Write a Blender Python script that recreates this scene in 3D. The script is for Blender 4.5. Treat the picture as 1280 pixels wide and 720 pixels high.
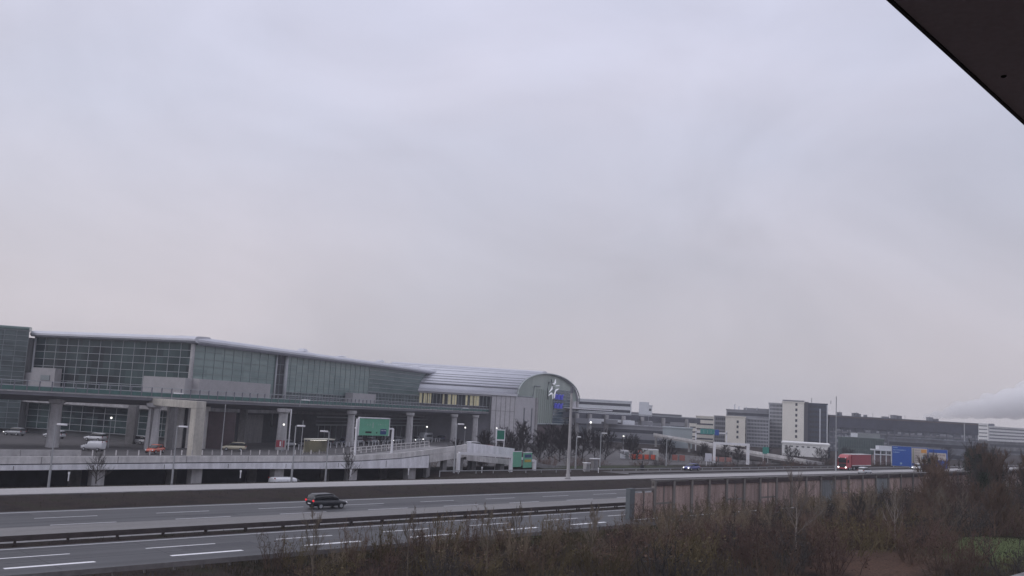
import bpy, math, random
from mathutils import Vector, Matrix
R = math.radians
random.seed(7)
SC = bpy.context.scene
for o in list(bpy.data.objects):
    bpy.data.objects.remove(o, do_unlink=True)
COL = SC.collection

# ------------------------------------------------------------------ camera
EYE = 11.0
cd = bpy.data.cameras.new('camera'); cam = bpy.data.objects.new('camera', cd); COL.objects.link(cam)
cd.sensor_width = 36.0; cd.lens = 36.0 * 1137 / 1280; cd.clip_start = 0.1; cd.clip_end = 12000
pt, ro = R(7.6), R(3.1)
F = Vector((0, math.cos(pt), math.sin(pt)))
r0 = Vector((1, 0, 0)); u0 = Vector((0, -math.sin(pt), math.cos(pt)))
rr = r0 * math.cos(ro) + u0 * math.sin(ro); uu = -r0 * math.sin(ro) + u0 * math.cos(ro)
M = Matrix((rr, uu, -F)).transposed().to_4x4(); M.translation = (0, 0, EYE)
cam.matrix_world = M
SC.camera = cam

# ------------------------------------------------------------------ sky, sun, exposure
wd = bpy.data.worlds.new('World'); SC.world = wd; wd.use_nodes = True
nt = wd.node_tree; nt.nodes.clear()
def nn(t, **k):
    n = nt.nodes.new(t)
    for a, b in k.items(): setattr(n, a, b)
    return n
wo = nn('ShaderNodeOutputWorld')
nish = nn('ShaderNodeTexSky', sky_type='NISHITA'); nish.sun_disc = False
nish.sun_elevation = R(30); nish.sun_rotation = R(-60); nish.dust_density = 4
bg1 = nn('ShaderNodeBackground'); bg1.inputs[1].default_value = 0.05
nt.links.new(nish.outputs[0], bg1.inputs[0])
geo = nn('ShaderNodeTexCoord'); sep = nn('ShaderNodeSeparateXYZ'); nt.links.new(geo.outputs['Generated'], sep.inputs[0])
ramp = nn('ShaderNodeValToRGB'); cr = ramp.color_ramp
cr.elements[0].position = 0.0; cr.elements[0].color = (0.50, 0.482, 0.525, 1)
cr.elements[1].position = 1.0; cr.elements[1].color = (.80, .80, .92, 1)
for p, c in ((0.06, (0.53, 0.508, 0.558)), (0.15, (0.54, 0.527, 0.597)), (0.28, (0.565, 0.573, 0.685)), (0.42, (0.60, 0.612, 0.75)), (0.62, (0.74, 0.75, 0.88))):
    e = cr.elements.new(p); e.color = (*c, 1)
nt.links.new(sep.outputs[2], ramp.inputs[0])
mp = nn('ShaderNodeMapping'); mp.inputs['Scale'].default_value = (1.0, 1.0, 1.9); nt.links.new(geo.outputs['Generated'], mp.inputs[0])
nz = nn('ShaderNodeTexNoise'); nz.inputs['Scale'].default_value = 2.5; nz.inputs['Detail'].default_value = 5; nz.inputs['Roughness'].default_value = .52
nz.inputs['Distortion'].default_value = .6
nt.links.new(mp.outputs[0], nz.inputs[0])
mr = nn('ShaderNodeMapRange'); mr.inputs[1].default_value = .3; mr.inputs[2].default_value = .7; mr.inputs[3].default_value = .885; mr.inputs[4].default_value = 1.09
nt.links.new(nz.outputs[0], mr.inputs[0])
# brighter towards the left of the view (the sun behind the cloud)
lx = nn('ShaderNodeMapRange'); lx.inputs[1].default_value = -.6; lx.inputs[2].default_value = .6; lx.inputs[3].default_value = 1.03; lx.inputs[4].default_value = .975
nt.links.new(sep.outputs[0], lx.inputs[0])
ml = nn('ShaderNodeMath', operation='MULTIPLY'); nt.links.new(mr.outputs[0], ml.inputs[0]); nt.links.new(lx.outputs[0], ml.inputs[1])
nz2 = nn('ShaderNodeTexNoise'); nz2.inputs['Scale'].default_value = 2.6; nz2.inputs['Detail'].default_value = 3; nt.links.new(mp.outputs[0], nz2.inputs[0])
tint = nn('ShaderNodeValToRGB'); tint.color_ramp.elements[0].position = .35; tint.color_ramp.elements[0].color = (.985, 1.0, 1.012, 1); tint.color_ramp.elements[1].position = .65; tint.color_ramp.elements[1].color = (1.012, .998, .992, 1)
nt.links.new(nz2.outputs[0], tint.inputs[0])
tm_ = nn('ShaderNodeVectorMath', operation='MULTIPLY'); nt.links.new(ramp.outputs[0], tm_.inputs[0]); nt.links.new(tint.outputs[0], tm_.inputs[1])
bg2 = nn('ShaderNodeBackground'); nt.links.new(tm_.outputs[0], bg2.inputs[0]); nt.links.new(ml.outputs[0], bg2.inputs[1])
ms = nn('ShaderNodeMixShader'); ms.inputs[0].default_value = .93
nt.links.new(bg1.outputs[0], ms.inputs[1]); nt.links.new(bg2.outputs[0], ms.inputs[2]); nt.links.new(ms.outputs[0], wo.inputs[0])
sl = bpy.data.lights.new('sun', 'SUN'); sl.energy = .5; sl.angle = R(40); sl.color = (1, .96, .93)
so = bpy.data.objects.new('sun', sl); COL.objects.link(so); so.rotation_euler = (R(60), 0, R(-60)); so.location = (0, 0, 80)
SC.view_settings.view_transform = 'Standard'; SC.view_settings.look = 'None'
SC.view_settings.exposure = 0.17; SC.view_settings.gamma = 1; SC.view_settings.use_curve_mapping = False
SC.cycles.volume_bounces = 14; SC.cycles.max_bounces = 14; SC.cycles.diffuse_bounces = 4; SC.cycles.glossy_bounces = 3; SC.cycles.volume_step_rate = 1.0

# ------------------------------------------------------------------ helpers
S2 = math.sqrt(.5)
def W(u, n, z=0.0): return Vector(((u - n) * S2, (u + n) * S2, z))   # u runs along the motorway, n across it
A45 = R(45)
def lerp(a, b, t): return a + (b - a) * t
def tab(x, T):
    if x <= T[0][0]: return T[0][1]
    for (a, p), (b, q) in zip(T, T[1:]):
        if x <= b: return p + (q - p) * (x - a) / (b - a)
    return T[-1][1]

class MB:
    def __init__(s): s.v = []; s.f = []
    def add(s, vs, fs):
        k = len(s.v); s.v += [tuple(v) for v in vs]; s.f += [tuple(i + k for i in f) for f in fs]; return s
    def box(s, c, d, rz=0.0, top=1.0):
        x, y, z = d[0] / 2, d[1] / 2, d[2] / 2; cz, sz = math.cos(rz), math.sin(rz); P = []
        for k in (-1, 1):
            q = top if k > 0 else 1
            for a, b in ((-1, -1), (1, -1), (1, 1), (-1, 1)):
                X, Y = a * x * q, b * y * q
                P.append((c[0] + X * cz - Y * sz, c[1] + X * sz + Y * cz, c[2] + k * z))
        return s.add(P, [(3, 2, 1, 0), (4, 5, 6, 7), (0, 1, 5, 4), (1, 2, 6, 5), (2, 3, 7, 6), (3, 0, 4, 7)])
    def b2(s, x0, x1, y0, y1, z0, z1): return s.box(((x0 + x1) / 2, (y0 + y1) / 2, (z0 + z1) / 2), (abs(x1 - x0), abs(y1 - y0), abs(z1 - z0)))
    def wall(s, p, q, z0, z1, t=.3, off=0.0):
        """upright slab from p to q (xy); off moves it to the left of p->q; z0, z1 numbers or pairs"""
        p = Vector(p[:2]); q = Vector(q[:2]); d = (q - p).normalized(); n = Vector((-d.y, d.x))
        a, b = n * (off - t / 2), n * (off + t / 2)
        z0 = z0 if isinstance(z0, tuple) else (z0, z0); z1 = z1 if isinstance(z1, tuple) else (z1, z1)
        P = [(*(p + a), z0[0]), (*(q + a), z0[1]), (*(q + b), z0[1]), (*(p + b), z0[0]), (*(p + a), z1[0]), (*(q + a), z1[1]), (*(q + b), z1[1]), (*(p + b), z1[0])]
        return s.add(P, [(3, 2, 1, 0), (4, 5, 6, 7), (0, 1, 5, 4), (1, 2, 6, 5), (2, 3, 7, 6), (3, 0, 4, 7)])
    def prism(s, poly, z0, z1):
        n = len(poly); P = [(*p[:2], z0) for p in poly] + [(*p[:2], z1) for p in poly]
        return s.add(P, [tuple(range(n))[::-1], tuple(range(n, 2 * n))] + [(i, (i + 1) % n, (i + 1) % n + n, i + n) for i in range(n)])
    def tube(s, pts, rad, n=6, caps=True):
        pts = [Vector(p) for p in pts]; rad = rad if isinstance(rad, (list, tuple)) else [rad] * len(pts); P = []; Fs = []
        for i, p in enumerate(pts):
            d = (pts[min(i + 1, len(pts) - 1)] - pts[max(i - 1, 0)]).normalized()
            a = d.cross(Vector((0, 0, 1)) if abs(d.z) < .9 else Vector((1, 0, 0))).normalized(); b = d.cross(a)
            for k in range(n):
                t = 2 * math.pi * k / n; P.append(p + (a * math.cos(t) + b * math.sin(t)) * rad[i])
        for i in range(len(pts) - 1):
            for k in range(n): Fs.append((i * n + k, i * n + (k + 1) % n, (i + 1) * n + (k + 1) % n, (i + 1) * n + k))
        if caps: Fs += [tuple(range(n))[::-1], tuple(range((len(pts) - 1) * n, len(pts) * n))]
        return s.add(P, Fs)
    def loft(s, rings, caps=True):
        n = len(rings[0]); P = [p for r in rings for p in r]; Fs = []
        for i in range(len(rings) - 1):
            for k in range(n): Fs.append((i * n + k, i * n + (k + 1) % n, (i + 1) * n + (k + 1) % n, (i + 1) * n + k))
        if caps: Fs += [tuple(range(n))[::-1], tuple(range((len(rings) - 1) * n, len(rings) * n))]
        return s.add(P, Fs)
    def blob(s, c, r, k=8, squash=1.0):
        rings = []
        for i in range(1, k):
            a = math.pi * i / k
            rings.append([(c[0] + r * math.sin(a) * math.cos(t * 2 * math.pi / 10), c[1] + r * math.sin(a) * math.sin(t * 2 * math.pi / 10), c[2] - r * squash * math.cos(a)) for t in range(10)])
        return s.loft(rings)
    def mesh(s, name, m, smooth=False):
        me = bpy.data.meshes.new(name); me.from_pydata(s.v, [], s.f); me.materials.append(m)
        if smooth:
            for p in me.polygons: p.use_smooth = True
        me.update(); return me
    def build(s, name, m, parent=None, world=False, smooth=False, label=None, bevel=0):
        if world and parent is not None:
            L = parent.location; s.v = [(a - L.x, b - L.y, c - L.z) for a, b, c in s.v]
        o = bpy.data.objects.new(name, s.mesh(name, m, smooth)); COL.objects.link(o)
        if parent is not None: o.parent = parent
        if label: o['label'] = label
        if bevel:
            b = o.modifiers.new('bevel', 'BEVEL'); b.width = bevel; b.segments = 2; b.limit_method = 'ANGLE'
        return o
def tag(o, label, cat, group=None, kind=None):
    if label: o['label'] = label
    if cat: o['category'] = cat
    if group: o['group'] = group
    if kind: o['kind'] = kind
    return o
def thing(name, label, cat, loc=(0, 0, 0), rz=0.0, group=None):
    o = bpy.data.objects.new(name, None); o.empty_display_size = .3; COL.objects.link(o)
    o.location = loc; o.rotation_euler = (0, 0, rz); return tag(o, label, cat, group)
def kids(o): return [c for c in COL.objects if c.parent == o]
def dup(o, loc, rz=None, label=None, group=None, scale=None):
    def cp(a, par):
        c = a.copy(); COL.objects.link(c); c.parent = par
        for k in KID.get(a.name, kids(a)): cp(k, c)
        return c
    c = cp(o, None); c.location = loc
    if rz is not None: c.rotation_euler = (0, 0, rz)
    if label: c['label'] = label
    if group: c['group'] = group
    if scale: c.scale = scale if isinstance(scale, tuple) else (scale,) * 3
    return c
KID = {}
def struct(name, mb, m, rz=A45, kind='structure', smooth=False):
    o = mb.build(name, m, smooth=smooth); o.rotation_euler = (0, 0, rz); o['kind'] = kind; return o

MATS = {}
def mat(name, col, rough=.75, var=.18, scale=1.0, metal=0.0, bump=0.0, stretch=(1, 1, 1), col2=None, spec=.5, fine=None, rnd=0.0, emis=0, coat=0, streak=0):
    if name in MATS: return MATS[name]
    m = bpy.data.materials.new(name); m.use_nodes = True; T = m.node_tree; B = T.nodes['Principled BSDF']; L = T.links
    tc = T.nodes.new('ShaderNodeTexCoord'); mpn = T.nodes.new('ShaderNodeMapping'); mpn.inputs['Scale'].default_value = stretch
    L.new(tc.outputs['Object'], mpn.inputs[0])
    n1 = T.nodes.new('ShaderNodeTexNoise'); n1.inputs['Scale'].default_value = scale; n1.inputs['Detail'].default_value = 6; n1.inputs['Roughness'].default_value = .65
    L.new(mpn.outputs[0], n1.inputs[0])
    r = T.nodes.new('ShaderNodeValToRGB'); r.color_ramp.elements[0].position = .28; r.color_ramp.elements[1].position = .72
    c0 = tuple(max(0, c * (1 - var)) for c in col); c1 = col2 or tuple(min(1, c * (1 + var)) for c in col)
    r.color_ramp.elements[0].color = (*c0, 1); r.color_ramp.elements[1].color = (*c1, 1)
    L.new(n1.outputs[0], r.inputs[0]); out = r.outputs[0]
    if fine:
        n2 = T.nodes.new('ShaderNodeTexNoise'); n2.inputs['Scale'].default_value = fine[0]; n2.inputs['Detail'].default_value = 3
        L.new(tc.outputs['Object'], n2.inputs[0])
        mm = T.nodes.new('ShaderNodeMapRange'); mm.inputs[1].default_value = .3; mm.inputs[2].default_value = .7; mm.inputs[3].default_value = 1 - fine[1]; mm.inputs[4].default_value = 1 + fine[1]
        L.new(n2.outputs[0], mm.inputs[0])
        v = T.nodes.new('ShaderNodeVectorMath'); v.operation = 'SCALE'; L.new(out, v.inputs[0]); L.new(mm.outputs[0], v.inputs['Scale']); out = v.outputs[0]
    if streak:
        m3 = T.nodes.new('ShaderNodeMapping'); m3.inputs['Scale'].default_value = (.9, .9, .12); L.new(tc.outputs['Object'], m3.inputs[0])
        n3 = T.nodes.new('ShaderNodeTexNoise'); n3.inputs['Scale'].default_value = 1.0; n3.inputs['Detail'].default_value = 5; n3.inputs['Roughness'].default_value = .7; L.new(m3.outputs[0], n3.inputs[0])
        mm = T.nodes.new('ShaderNodeMapRange'); mm.inputs[1].default_value = .40; mm.inputs[2].default_value = .62; mm.inputs[3].default_value = 1 - streak; mm.inputs[4].default_value = 1.06
        L.new(n3.outputs[0], mm.inputs[0])
        v = T.nodes.new('ShaderNodeVectorMath'); v.operation = 'SCALE'; L.new(out, v.inputs[0]); L.new(mm.outputs[0], v.inputs['Scale']); out = v.outputs[0]
    if rnd:
        oi = T.nodes.new('ShaderNodeObjectInfo'); mm = T.nodes.new('ShaderNodeMapRange'); mm.inputs[3].default_value = 1 - rnd; mm.inputs[4].default_value = 1 + rnd
        L.new(oi.outputs['Random'], mm.inputs[0])
        v = T.nodes.new('ShaderNodeVectorMath'); v.operation = 'SCALE'; L.new(out, v.inputs[0]); L.new(mm.outputs[0], v.inputs['Scale']); out = v.outputs[0]
    L.new(out, B.inputs['Base Color'])
    B.inputs['Roughness'].default_value = rough; B.inputs['Metallic'].default_value = metal
    B.inputs['Specular IOR Level'].default_value = spec
    if coat: B.inputs['Coat Weight'].default_value = coat; B.inputs['Coat Roughness'].default_value = .08
    if emis: B.inputs['Emission Color'].default_value = (*col, 1); B.inputs['Emission Strength'].default_value = emis
    if bump:
        bn = T.nodes.new('ShaderNodeBump'); bn.inputs['Strength'].default_value = bump; L.new(n1.outputs[0], bn.inputs['Height']); L.new(bn.outputs[0], B.inputs['Normal'])
    MATS[name] = m; return m

def glassmat(name, cola, colb, cell, rough=.12, spec=.6):
    """curtain-wall glass: uneven reflection and see-through are painted as a tone per pane; cell = (sx, sy, sz) size of a pane"""
    m = bpy.data.materials.new(name); m.use_nodes = True; T = m.node_tree; B = T.nodes['Principled BSDF']; L = T.links
    tc = T.nodes.new('ShaderNodeTexCoord'); mpn = T.nodes.new('ShaderNodeMapping'); mpn.inputs['Scale'].default_value = tuple(1 / c for c in cell)
    L.new(tc.outputs['Object'], mpn.inputs[0])
    fl = T.nodes.new('ShaderNodeVectorMath'); fl.operation = 'FLOOR'; L.new(mpn.outputs[0], fl.inputs[0])
    wn = T.nodes.new('ShaderNodeTexWhiteNoise'); L.new(fl.outputs[0], wn.inputs[0])
    n1 = T.nodes.new('ShaderNodeTexNoise'); n1.inputs['Scale'].default_value = .09; n1.inputs['Detail'].default_value = 3; L.new(tc.outputs['Object'], n1.inputs[0])
    ad = T.nodes.new('ShaderNodeMath'); ad.operation = 'MULTIPLY_ADD'; L.new(wn.outputs[0], ad.inputs[0]); ad.inputs[1].default_value = .45; L.new(n1.outputs[0], ad.inputs[2])
    r = T.nodes.new('ShaderNodeValToRGB'); r.color_ramp.elements[0].position = .38; r.color_ramp.elements[1].position = .98
    r.color_ramp.elements[0].color = (*cola, 1); r.color_ramp.elements[1].color = (*colb, 1); L.new(ad.outputs[0], r.inputs[0])
    L.new(r.outputs[0], B.inputs['Base Color']); B.inputs['Roughness'].default_value = rough; B.inputs['Specular IOR Level'].default_value = spec
    MATS[name] = m; return m

ASPH = mat('asphalt', (.052, .053, .058), .6, .22, 1.0, stretch=(.03, .75, 1), fine=(2.5, .06), spec=.4)
_t = ASPH.node_tree; _b = _t.nodes['Principled BSDF']; _src = _b.inputs['Base Color'].links[0].from_socket
_c = _t.nodes.new('ShaderNodeTexCoord'); _w = _t.nodes.new('ShaderNodeTexWave'); _w.bands_direction = 'Y'; _w.inputs['Scale'].default_value = .175; _w.inputs['Distortion'].default_value = .6; _w.inputs['Detail'].default_value = 3; _w.inputs['Detail Scale'].default_value = .4
_t.links.new(_c.outputs['Object'], _w.inputs[0]); _m = _t.nodes.new('ShaderNodeMapRange'); _m.inputs[3].default_value = .82; _m.inputs[4].default_value = 1.12; _t.links.new(_w.outputs['Fac'], _m.inputs[0])
_n = _t.nodes.new('ShaderNodeTexNoise'); _n.inputs['Scale'].default_value = .12; _n.inputs['Detail'].default_value = 5; _t.links.new(_c.outputs['Object'], _n.inputs[0]); _m2 = _t.nodes.new('ShaderNodeMapRange'); _m2.inputs[1].default_value = .3; _m2.inputs[2].default_value = .7; _m2.inputs[3].default_value = .84; _m2.inputs[4].default_value = 1.15; _t.links.new(_n.outputs[0], _m2.inputs[0])
_k = _t.nodes.new('ShaderNodeMath'); _k.operation = 'MULTIPLY'; _t.links.new(_m.outputs[0], _k.inputs[0]); _t.links.new(_m2.outputs[0], _k.inputs[1])
_v = _t.nodes.new('ShaderNodeVectorMath'); _v.operation = 'SCALE'; _t.links.new(_src, _v.inputs[0]); _t.links.new(_k.outputs[0], _v.inputs['Scale']); _t.links.new(_v.outputs[0], _b.inputs['Base Color'])
ASPH2 = mat('plaza_asphalt', (.11, .106, .108), .9, .2, .12, fine=(1.5, .08), spec=.15)
CONCP = mat('pale_shoulder', (.33, .32, .32), .75, .12, .8, stretch=(.06, .8, 1), fine=(2, .07))
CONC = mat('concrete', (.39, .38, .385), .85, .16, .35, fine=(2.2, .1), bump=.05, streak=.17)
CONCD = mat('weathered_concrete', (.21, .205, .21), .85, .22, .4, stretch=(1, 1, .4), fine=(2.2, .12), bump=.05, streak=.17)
CONCB = mat('beige_concrete', (.48, .455, .41), .85, .16, .5, stretch=(1, 1, .35), fine=(2, .08), streak=.17)
FASC = mat('painted_concrete', (.76, .76, .80), .7, .10, .4, stretch=(1, 1, .5), fine=(1.5, .06), streak=.17)
FASC2 = mat('parapet_concrete', (.60, .585, .585), .8, .15, .5, stretch=(1, 1, .5), fine=(1.8, .09), streak=.17)
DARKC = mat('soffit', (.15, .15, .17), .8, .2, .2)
WHITE = mat('white_paint', (.72, .72, .75), .5, .06, 1)
MARK = mat('road_paint', (.80, .80, .82), .6, .12, 3)
MARK2 = mat('worn_road_paint', (.52, .52, .54), .6, .2, 3)
STEEL = mat('galvanised_steel', (.34, .35, .37), .5, .12, 1.5, metal=.3)
RAIL = mat('weathered_guardrail', (.06, .05, .05), .85, .25, 1.2, spec=.2)
SILV = mat('silver_roofing', (.55, .56, .61), .38, .08, .25, metal=.35)
SILVD = mat('roof_seam', (.14, .145, .17), .5, .1, 1)
MULL = mat('mullion', (.36, .38, .40), .5, .08, 1)
MULLD = mat('fine_mullion', (.22, .25, .26), .5, .1, 1)
BLACK = mat('black_rubber', (.02, .02, .022), .8, .2, 3)
DGLASS = mat('dark_glass', (.015, .018, .022), .06, .2, .6, spec=.8)
GREEN = mat('green_sign', (.13, .38, .26), .5, .1, 1.5)
GREEND = mat('deep_green_sign', (.01, .15, .10), .5, .1, 1.5)
BLUE = mat('blue_sign', (.008, .07, .33), .45, .1, 1.2)
BLUEP = mat('blue_lettering', (.06, .07, .50), .5, .1, 1)
ORNG = mat('orange_plastic', (.62, .10, .05), .5, .15, 1)
RED = mat('red_paint', (.27, .028, .048), .4, .12, .8)
GLOW = mat('lit_lamp', (1, .97, .9), .5, 0, 1, emis=1.3)
HEAD = mat('lit_headlight', (1, .98, .95), .5, 0, 1, emis=2.5)
TAILM = mat('lit_taillight', (.8, .03, .04), .5, 0, 1, emis=.5)
TAILO = mat('taillight', (.25, .01, .01), .3, 0, 1)
WARM = mat('lit_room', (.62, .56, .36), .6, .3, .5, emis=.12)
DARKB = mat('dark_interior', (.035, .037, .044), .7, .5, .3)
MAROON = mat('maroon_cladding', (.060, .040, .045), .7, .3, .5)
G_DARK = glassmat('terminal_glass', (.010, .015, .020), (.055, .088, .088), (2.9, 50, 1.52), rough=.08, spec=.3)
G_PALE = glassmat('pale_sky_reflection_glass', (.14, .20, .195), (.22, .29, .275), (4, 4, 1.6), rough=.22)  # sky reflection on the long terminal face, put into the base colour
G_DEEP = glassmat('deep_green_reflection_glass', (.06, .10, .10), (.12, .175, .165), (4, 4, 1.6), rough=.22)  # darker base colour, paints the roof's reflection at the terminal's right end
G_FINE = glassmat('fine_green_glass', (.02, .035, .04), (.085, .115, .12), (2, 2, 1.1), rough=.25)

# ------------------------------------------------------------------ ground and roads (local frame x=u, y=n)
def zg(u, n):
    """height of the ground"""
    z = 0.0
    if 86.5 <= n <= 95: z = .42 * math.sin((n - 86.5) / 8.5 * math.pi / 2)
    elif 95 < n < 102: z = .30
    elif 102 <= n < 113: z = .30 if u > 132 else lerp(.30, lerp(-.45, .1, max(0, min(1, (u - 92) / 12))), min(1, (n - 102) / 8))
    if n < 57.5:
        z = -.25 * min(1, (57.5 - n) / 6)
        z += .35 * math.sin(u * .11 + 1) * math.sin(n * .17) * min(1, (57.5 - n) / 10)
        if n < 45: z += .9 * math.exp(-((u - 74) / 12) ** 2 - ((n - 33) / 6) ** 2)
        z += 1.0 * math.exp(-((u - 101) / 15) ** 2 - ((n - 29) / 8) ** 2)
    if n > 140: z = .0
    return z
def trench(u): return -1.9 if u < 96 else (-1.9 * (1 - (u - 96) / 6) if u < 102 else 0.0)
us = [-4000, -900, -300, -150] + [-100 + i * 10 for i in range(8)] + [-18 + i * 2.5 for i in range(80)] + [185, 200, 230, 270, 330, 420, 600, 1000, 2200, 6000]
ns = [-4000, -900, -200, -60, 0] + [6 + i * 2 for i in range(25)] + [56, 57.4, 57.9, 67.6, 68.4, 72.2, 86.5] + [88, 90, 92, 94, 95.0, 101.2, 102, 104, 106, 108, 110.2, 110.9, 112.4, 124.6, 125.2, 126, 130, 136, 150, 200, 300, 500, 1000, 2200, 6000]
g = MB()
for n in ns:
    for u in us:
        z = zg(u, n)
        if 112 <= n <= 125: z = trench(u) + (.0 if u < 96 else .15)
        g.v.append((u, n, z - .01))
nu = len(us)
for j in range(len(ns) - 1):
    for i in range(nu - 1): g.f.append((j * nu + i, j * nu + i + 1, (j + 1) * nu + i + 1, (j + 1) * nu + i))
gm = bpy.data.materials.new('earth_and_grass'); gm.use_nodes = True; T = gm.node_tree; B = T.nodes['Principled BSDF']; L = T.links
tc = T.nodes.new('ShaderNodeTexCoord')
def noise(sc, det=6, dist=0):
    n = T.nodes.new('ShaderNodeTexNoise'); n.inputs['Scale'].default_value = sc; n.inputs['Detail'].default_value = det; n.inputs['Distortion'].default_value = dist
    L.new(tc.outputs['Object'], n.inputs[0]); return n.outputs[0]
def crp(inp, stops):
    r = T.nodes.new('ShaderNodeValToRGB')
    while len(r.color_ramp.elements) < len(stops): r.color_ramp.elements.new(.5)
    for e, (p, c) in zip(r.color_ramp.elements, stops): e.position = p; e.color = (*c, 1)
    L.new(inp, r.inputs[0]); return r.outputs[0]
base = crp(noise(.35), [(.3, (.013, .010, .010)), (.5, (.026, .018, .016)), (.7, (.021, .020, .012))])
fine = crp(noise(6, 3), [(.3, (.6, .6, .6)), (.7, (1.35, 1.35, 1.35))])
def mult(a, b):
    v = T.nodes.new('ShaderNodeVectorMath'); v.operation = 'MULTIPLY'; L.new(a, v.inputs[0]); L.new(b, v.inputs[1]); return v.outputs[0]
def patch(prev, cu, cn, ru, rn, col):
    """soft-edged patch of another ground cover around (cu, cn)"""
    mpx = T.nodes.new('ShaderNodeMapping'); mpx.vector_type = 'POINT'; mpx.inputs['Location'].default_value = (-cu / ru, -cn / rn, 0); mpx.inputs['Scale'].default_value = (1 / ru, 1 / rn, 0)
    L.new(tc.outputs['Object'], mpx.inputs[0]); ln = T.nodes.new('ShaderNodeVectorMath'); ln.operation = 'LENGTH'; L.new(mpx.outputs[0], ln.inputs[0])
    ad = T.nodes.new('ShaderNodeMath'); ad.operation = 'MULTIPLY_ADD'; L.new(noise(.5), ad.inputs[0]); ad.inputs[1].default_value = 1.2; L.new(ln.outputs['Value'], ad.inputs[2])
    mrn = T.nodes.new('ShaderNodeMapRange'); mrn.inputs[1].default_value = 1.75; mrn.inputs[2].default_value = 1.35; L.new(ad.outputs[0], mrn.inputs[0])
    mx = T.nodes.new('ShaderNodeMix'); mx.data_type = 'RGBA'; L.new(mrn.outputs[0], mx.inputs[0]); L.new(prev, mx.inputs[6]); mx.inputs[7].default_value = (*col, 1); return mx.outputs[2]
base = patch(base, 75, 32, 9, 4.5, (.085, .05, .036))
base = patch(base, 100, 28, 17, 6, (.075, .10, .035))
base = patch(base, 70, 56, 18, 3, (.04, .045, .02))
base = patch(base, 150, 124, 30, 8, (.035, .04, .022))
L.new(mult(base, fine), B.inputs['Base Color']); B.inputs['Roughness'].default_value = .95; B.inputs['Specular IOR Level'].default_value = .15
MATS['ground'] = gm
struct('ground', g, gm)

def strip(name, m, u0, u1, n0, n1, z0, z1=None, seg=40):
    s = MB(); z1 = z0 if z1 is None else z1
    for i in range(seg + 1):
        u = lerp(u0, u1, i / seg); s.v += [(u, n0, z0), (u, n1, z1)]
    s.f = [(2 * i, 2 * i + 2, 2 * i + 3, 2 * i + 1) for i in range(seg)]
    return struct(name, s, m)
strip('near_carriageway', ASPH, -150, 900, 57.6, 67.6, .02)
strip('far_carriageway', ASPH, -150, 900, 76.9, 86.3, .02)
strip('pale_shoulder', mat('shoulder_asphalt', (.165, .16, .16), .75, .14, .8, stretch=(.06, .8, 1), fine=(2, .08)), -150, 900, 72.4, 76.9, .024)
strip('bus_lane', CONCP, -150, 900, 95.3, 100.9, .46)
strip('median_gutter', CONCD, -150, 900, 69.5, 70.5, .02)
strip('footpath', CONCD, 74, 96, 20.0, 21.9, .9)
kb = MB(); kb.b2(-150, 900, 95.0, 95.3, .2, .50); struct('lane_kerb', kb, CONCD)
strip('side_road', ASPH2, 137, 900, 101.2, 110.8, .31)
strip('access_road', ASPH2, -150, 95, 112.8, 124.4, -1.86)
strip('forecourt', ASPH2, -150, 240, 127, 300, .02)
jt = MB(); ra = random.Random(8)
for n_ in (61.85, 65.3, 79.35, 83.4): jt.b2(-150, 500, n_ - .05, n_ + .05, .023, .0255)
u = -20
while u < 220:
    for a, b in ((58.6, 66.8), (77.4, 85.2)):
        if ra.random() < .5: jt.b2(u + ra.uniform(0, 8), u + ra.uniform(8, 8.2), a, b, .0215, .0235) if False else jt.b2(u, u + .07, a, b, .0205, .0225)
    u += ra.uniform(7, 16)
struct('road_joints', jt, mat('bitumen_joint', (.03, .03, .033), .7, .2, 2))
pa_ = MB()
for u_, n_, l_, w_ in ((31, 62.2, 6, 1.5), (47, 64.9, 9, 1.3), (62, 79.6, 11, 2.0), (20, 83.6, 8, 1.4), (83, 83.2, 7, 1.7), (39, 78.2, 5, 1.0), (72, 62.0, 5, 1.2)): pa_.b2(u_, u_ + l_, n_, n_ + w_, .0215, .0238)
struct('road_patches', pa_, mat('patched_asphalt', (.05, .05, .057), .75, .2, 1.5))
mk = MB(); mw = MB()
u = 18.9 - 10.3 * 9
while u < 420:
    mk.b2(u, u + 5.3, 60.05, 60.45, .026, .03)
    mk.b2(u - .2, u + 5.0, 63.65, 63.83, .026, .03)
    mw.b2(u + 8.5, u + 13.6, 81.4, 81.58, .026, .03)
    mw.b2(u + 8.3, u + 13.5, 77.1, 77.3, .028, .032)
    u += 10.3
mw.b2(-150, 600, 85.4, 85.6, .026, .03); mw.b2(-150, 600, 66.9, 67.1, .026, .03)
struct('lane_markings', mk, MARK); struct('faded_lane_markings', mw, MARK2)

# ------------------------------------------------------------------ guardrails
def guardrail(label, n, u0, u1, h, step, m=RAIL, off=0, group=None, deep=.31):
    t = thing('guardrail', label, 'guardrail', W(u0, n), A45, group)
    b = MB(); L_ = u1 - u0
    prof = [(-.04, h - deep), (.03, h - deep * .85), (.03, h - deep * .65), (-.05, h - deep * .5), (.03, h - deep * .35), (.03, h - deep * .15), (-.04, h), (-.07, h), (-.07, h - deep)]
    k = max(1, int(L_ / 8))
    b.loft([[(L_ * i / k, y, z) for y, z in prof] for i in range(k + 1)])
    b.build('rail_beam', m, t)
    pm = MB(); i = 0
    cnt = 0
    while i * step + off < L_ and cnt < 99:
        pm = MB(); pm.b2(i * step + off - .06, i * step + off + .06, .04, .16, -.3, h - .02)
        if cnt == 0: me = pm.build('post', m, t); base = me; x0 = off
        else:
            c = base.copy(); COL.objects.link(c); c.parent = t; c.location = (i * step, 0, 0)
        i += 1; cnt += 1
    return t
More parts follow.
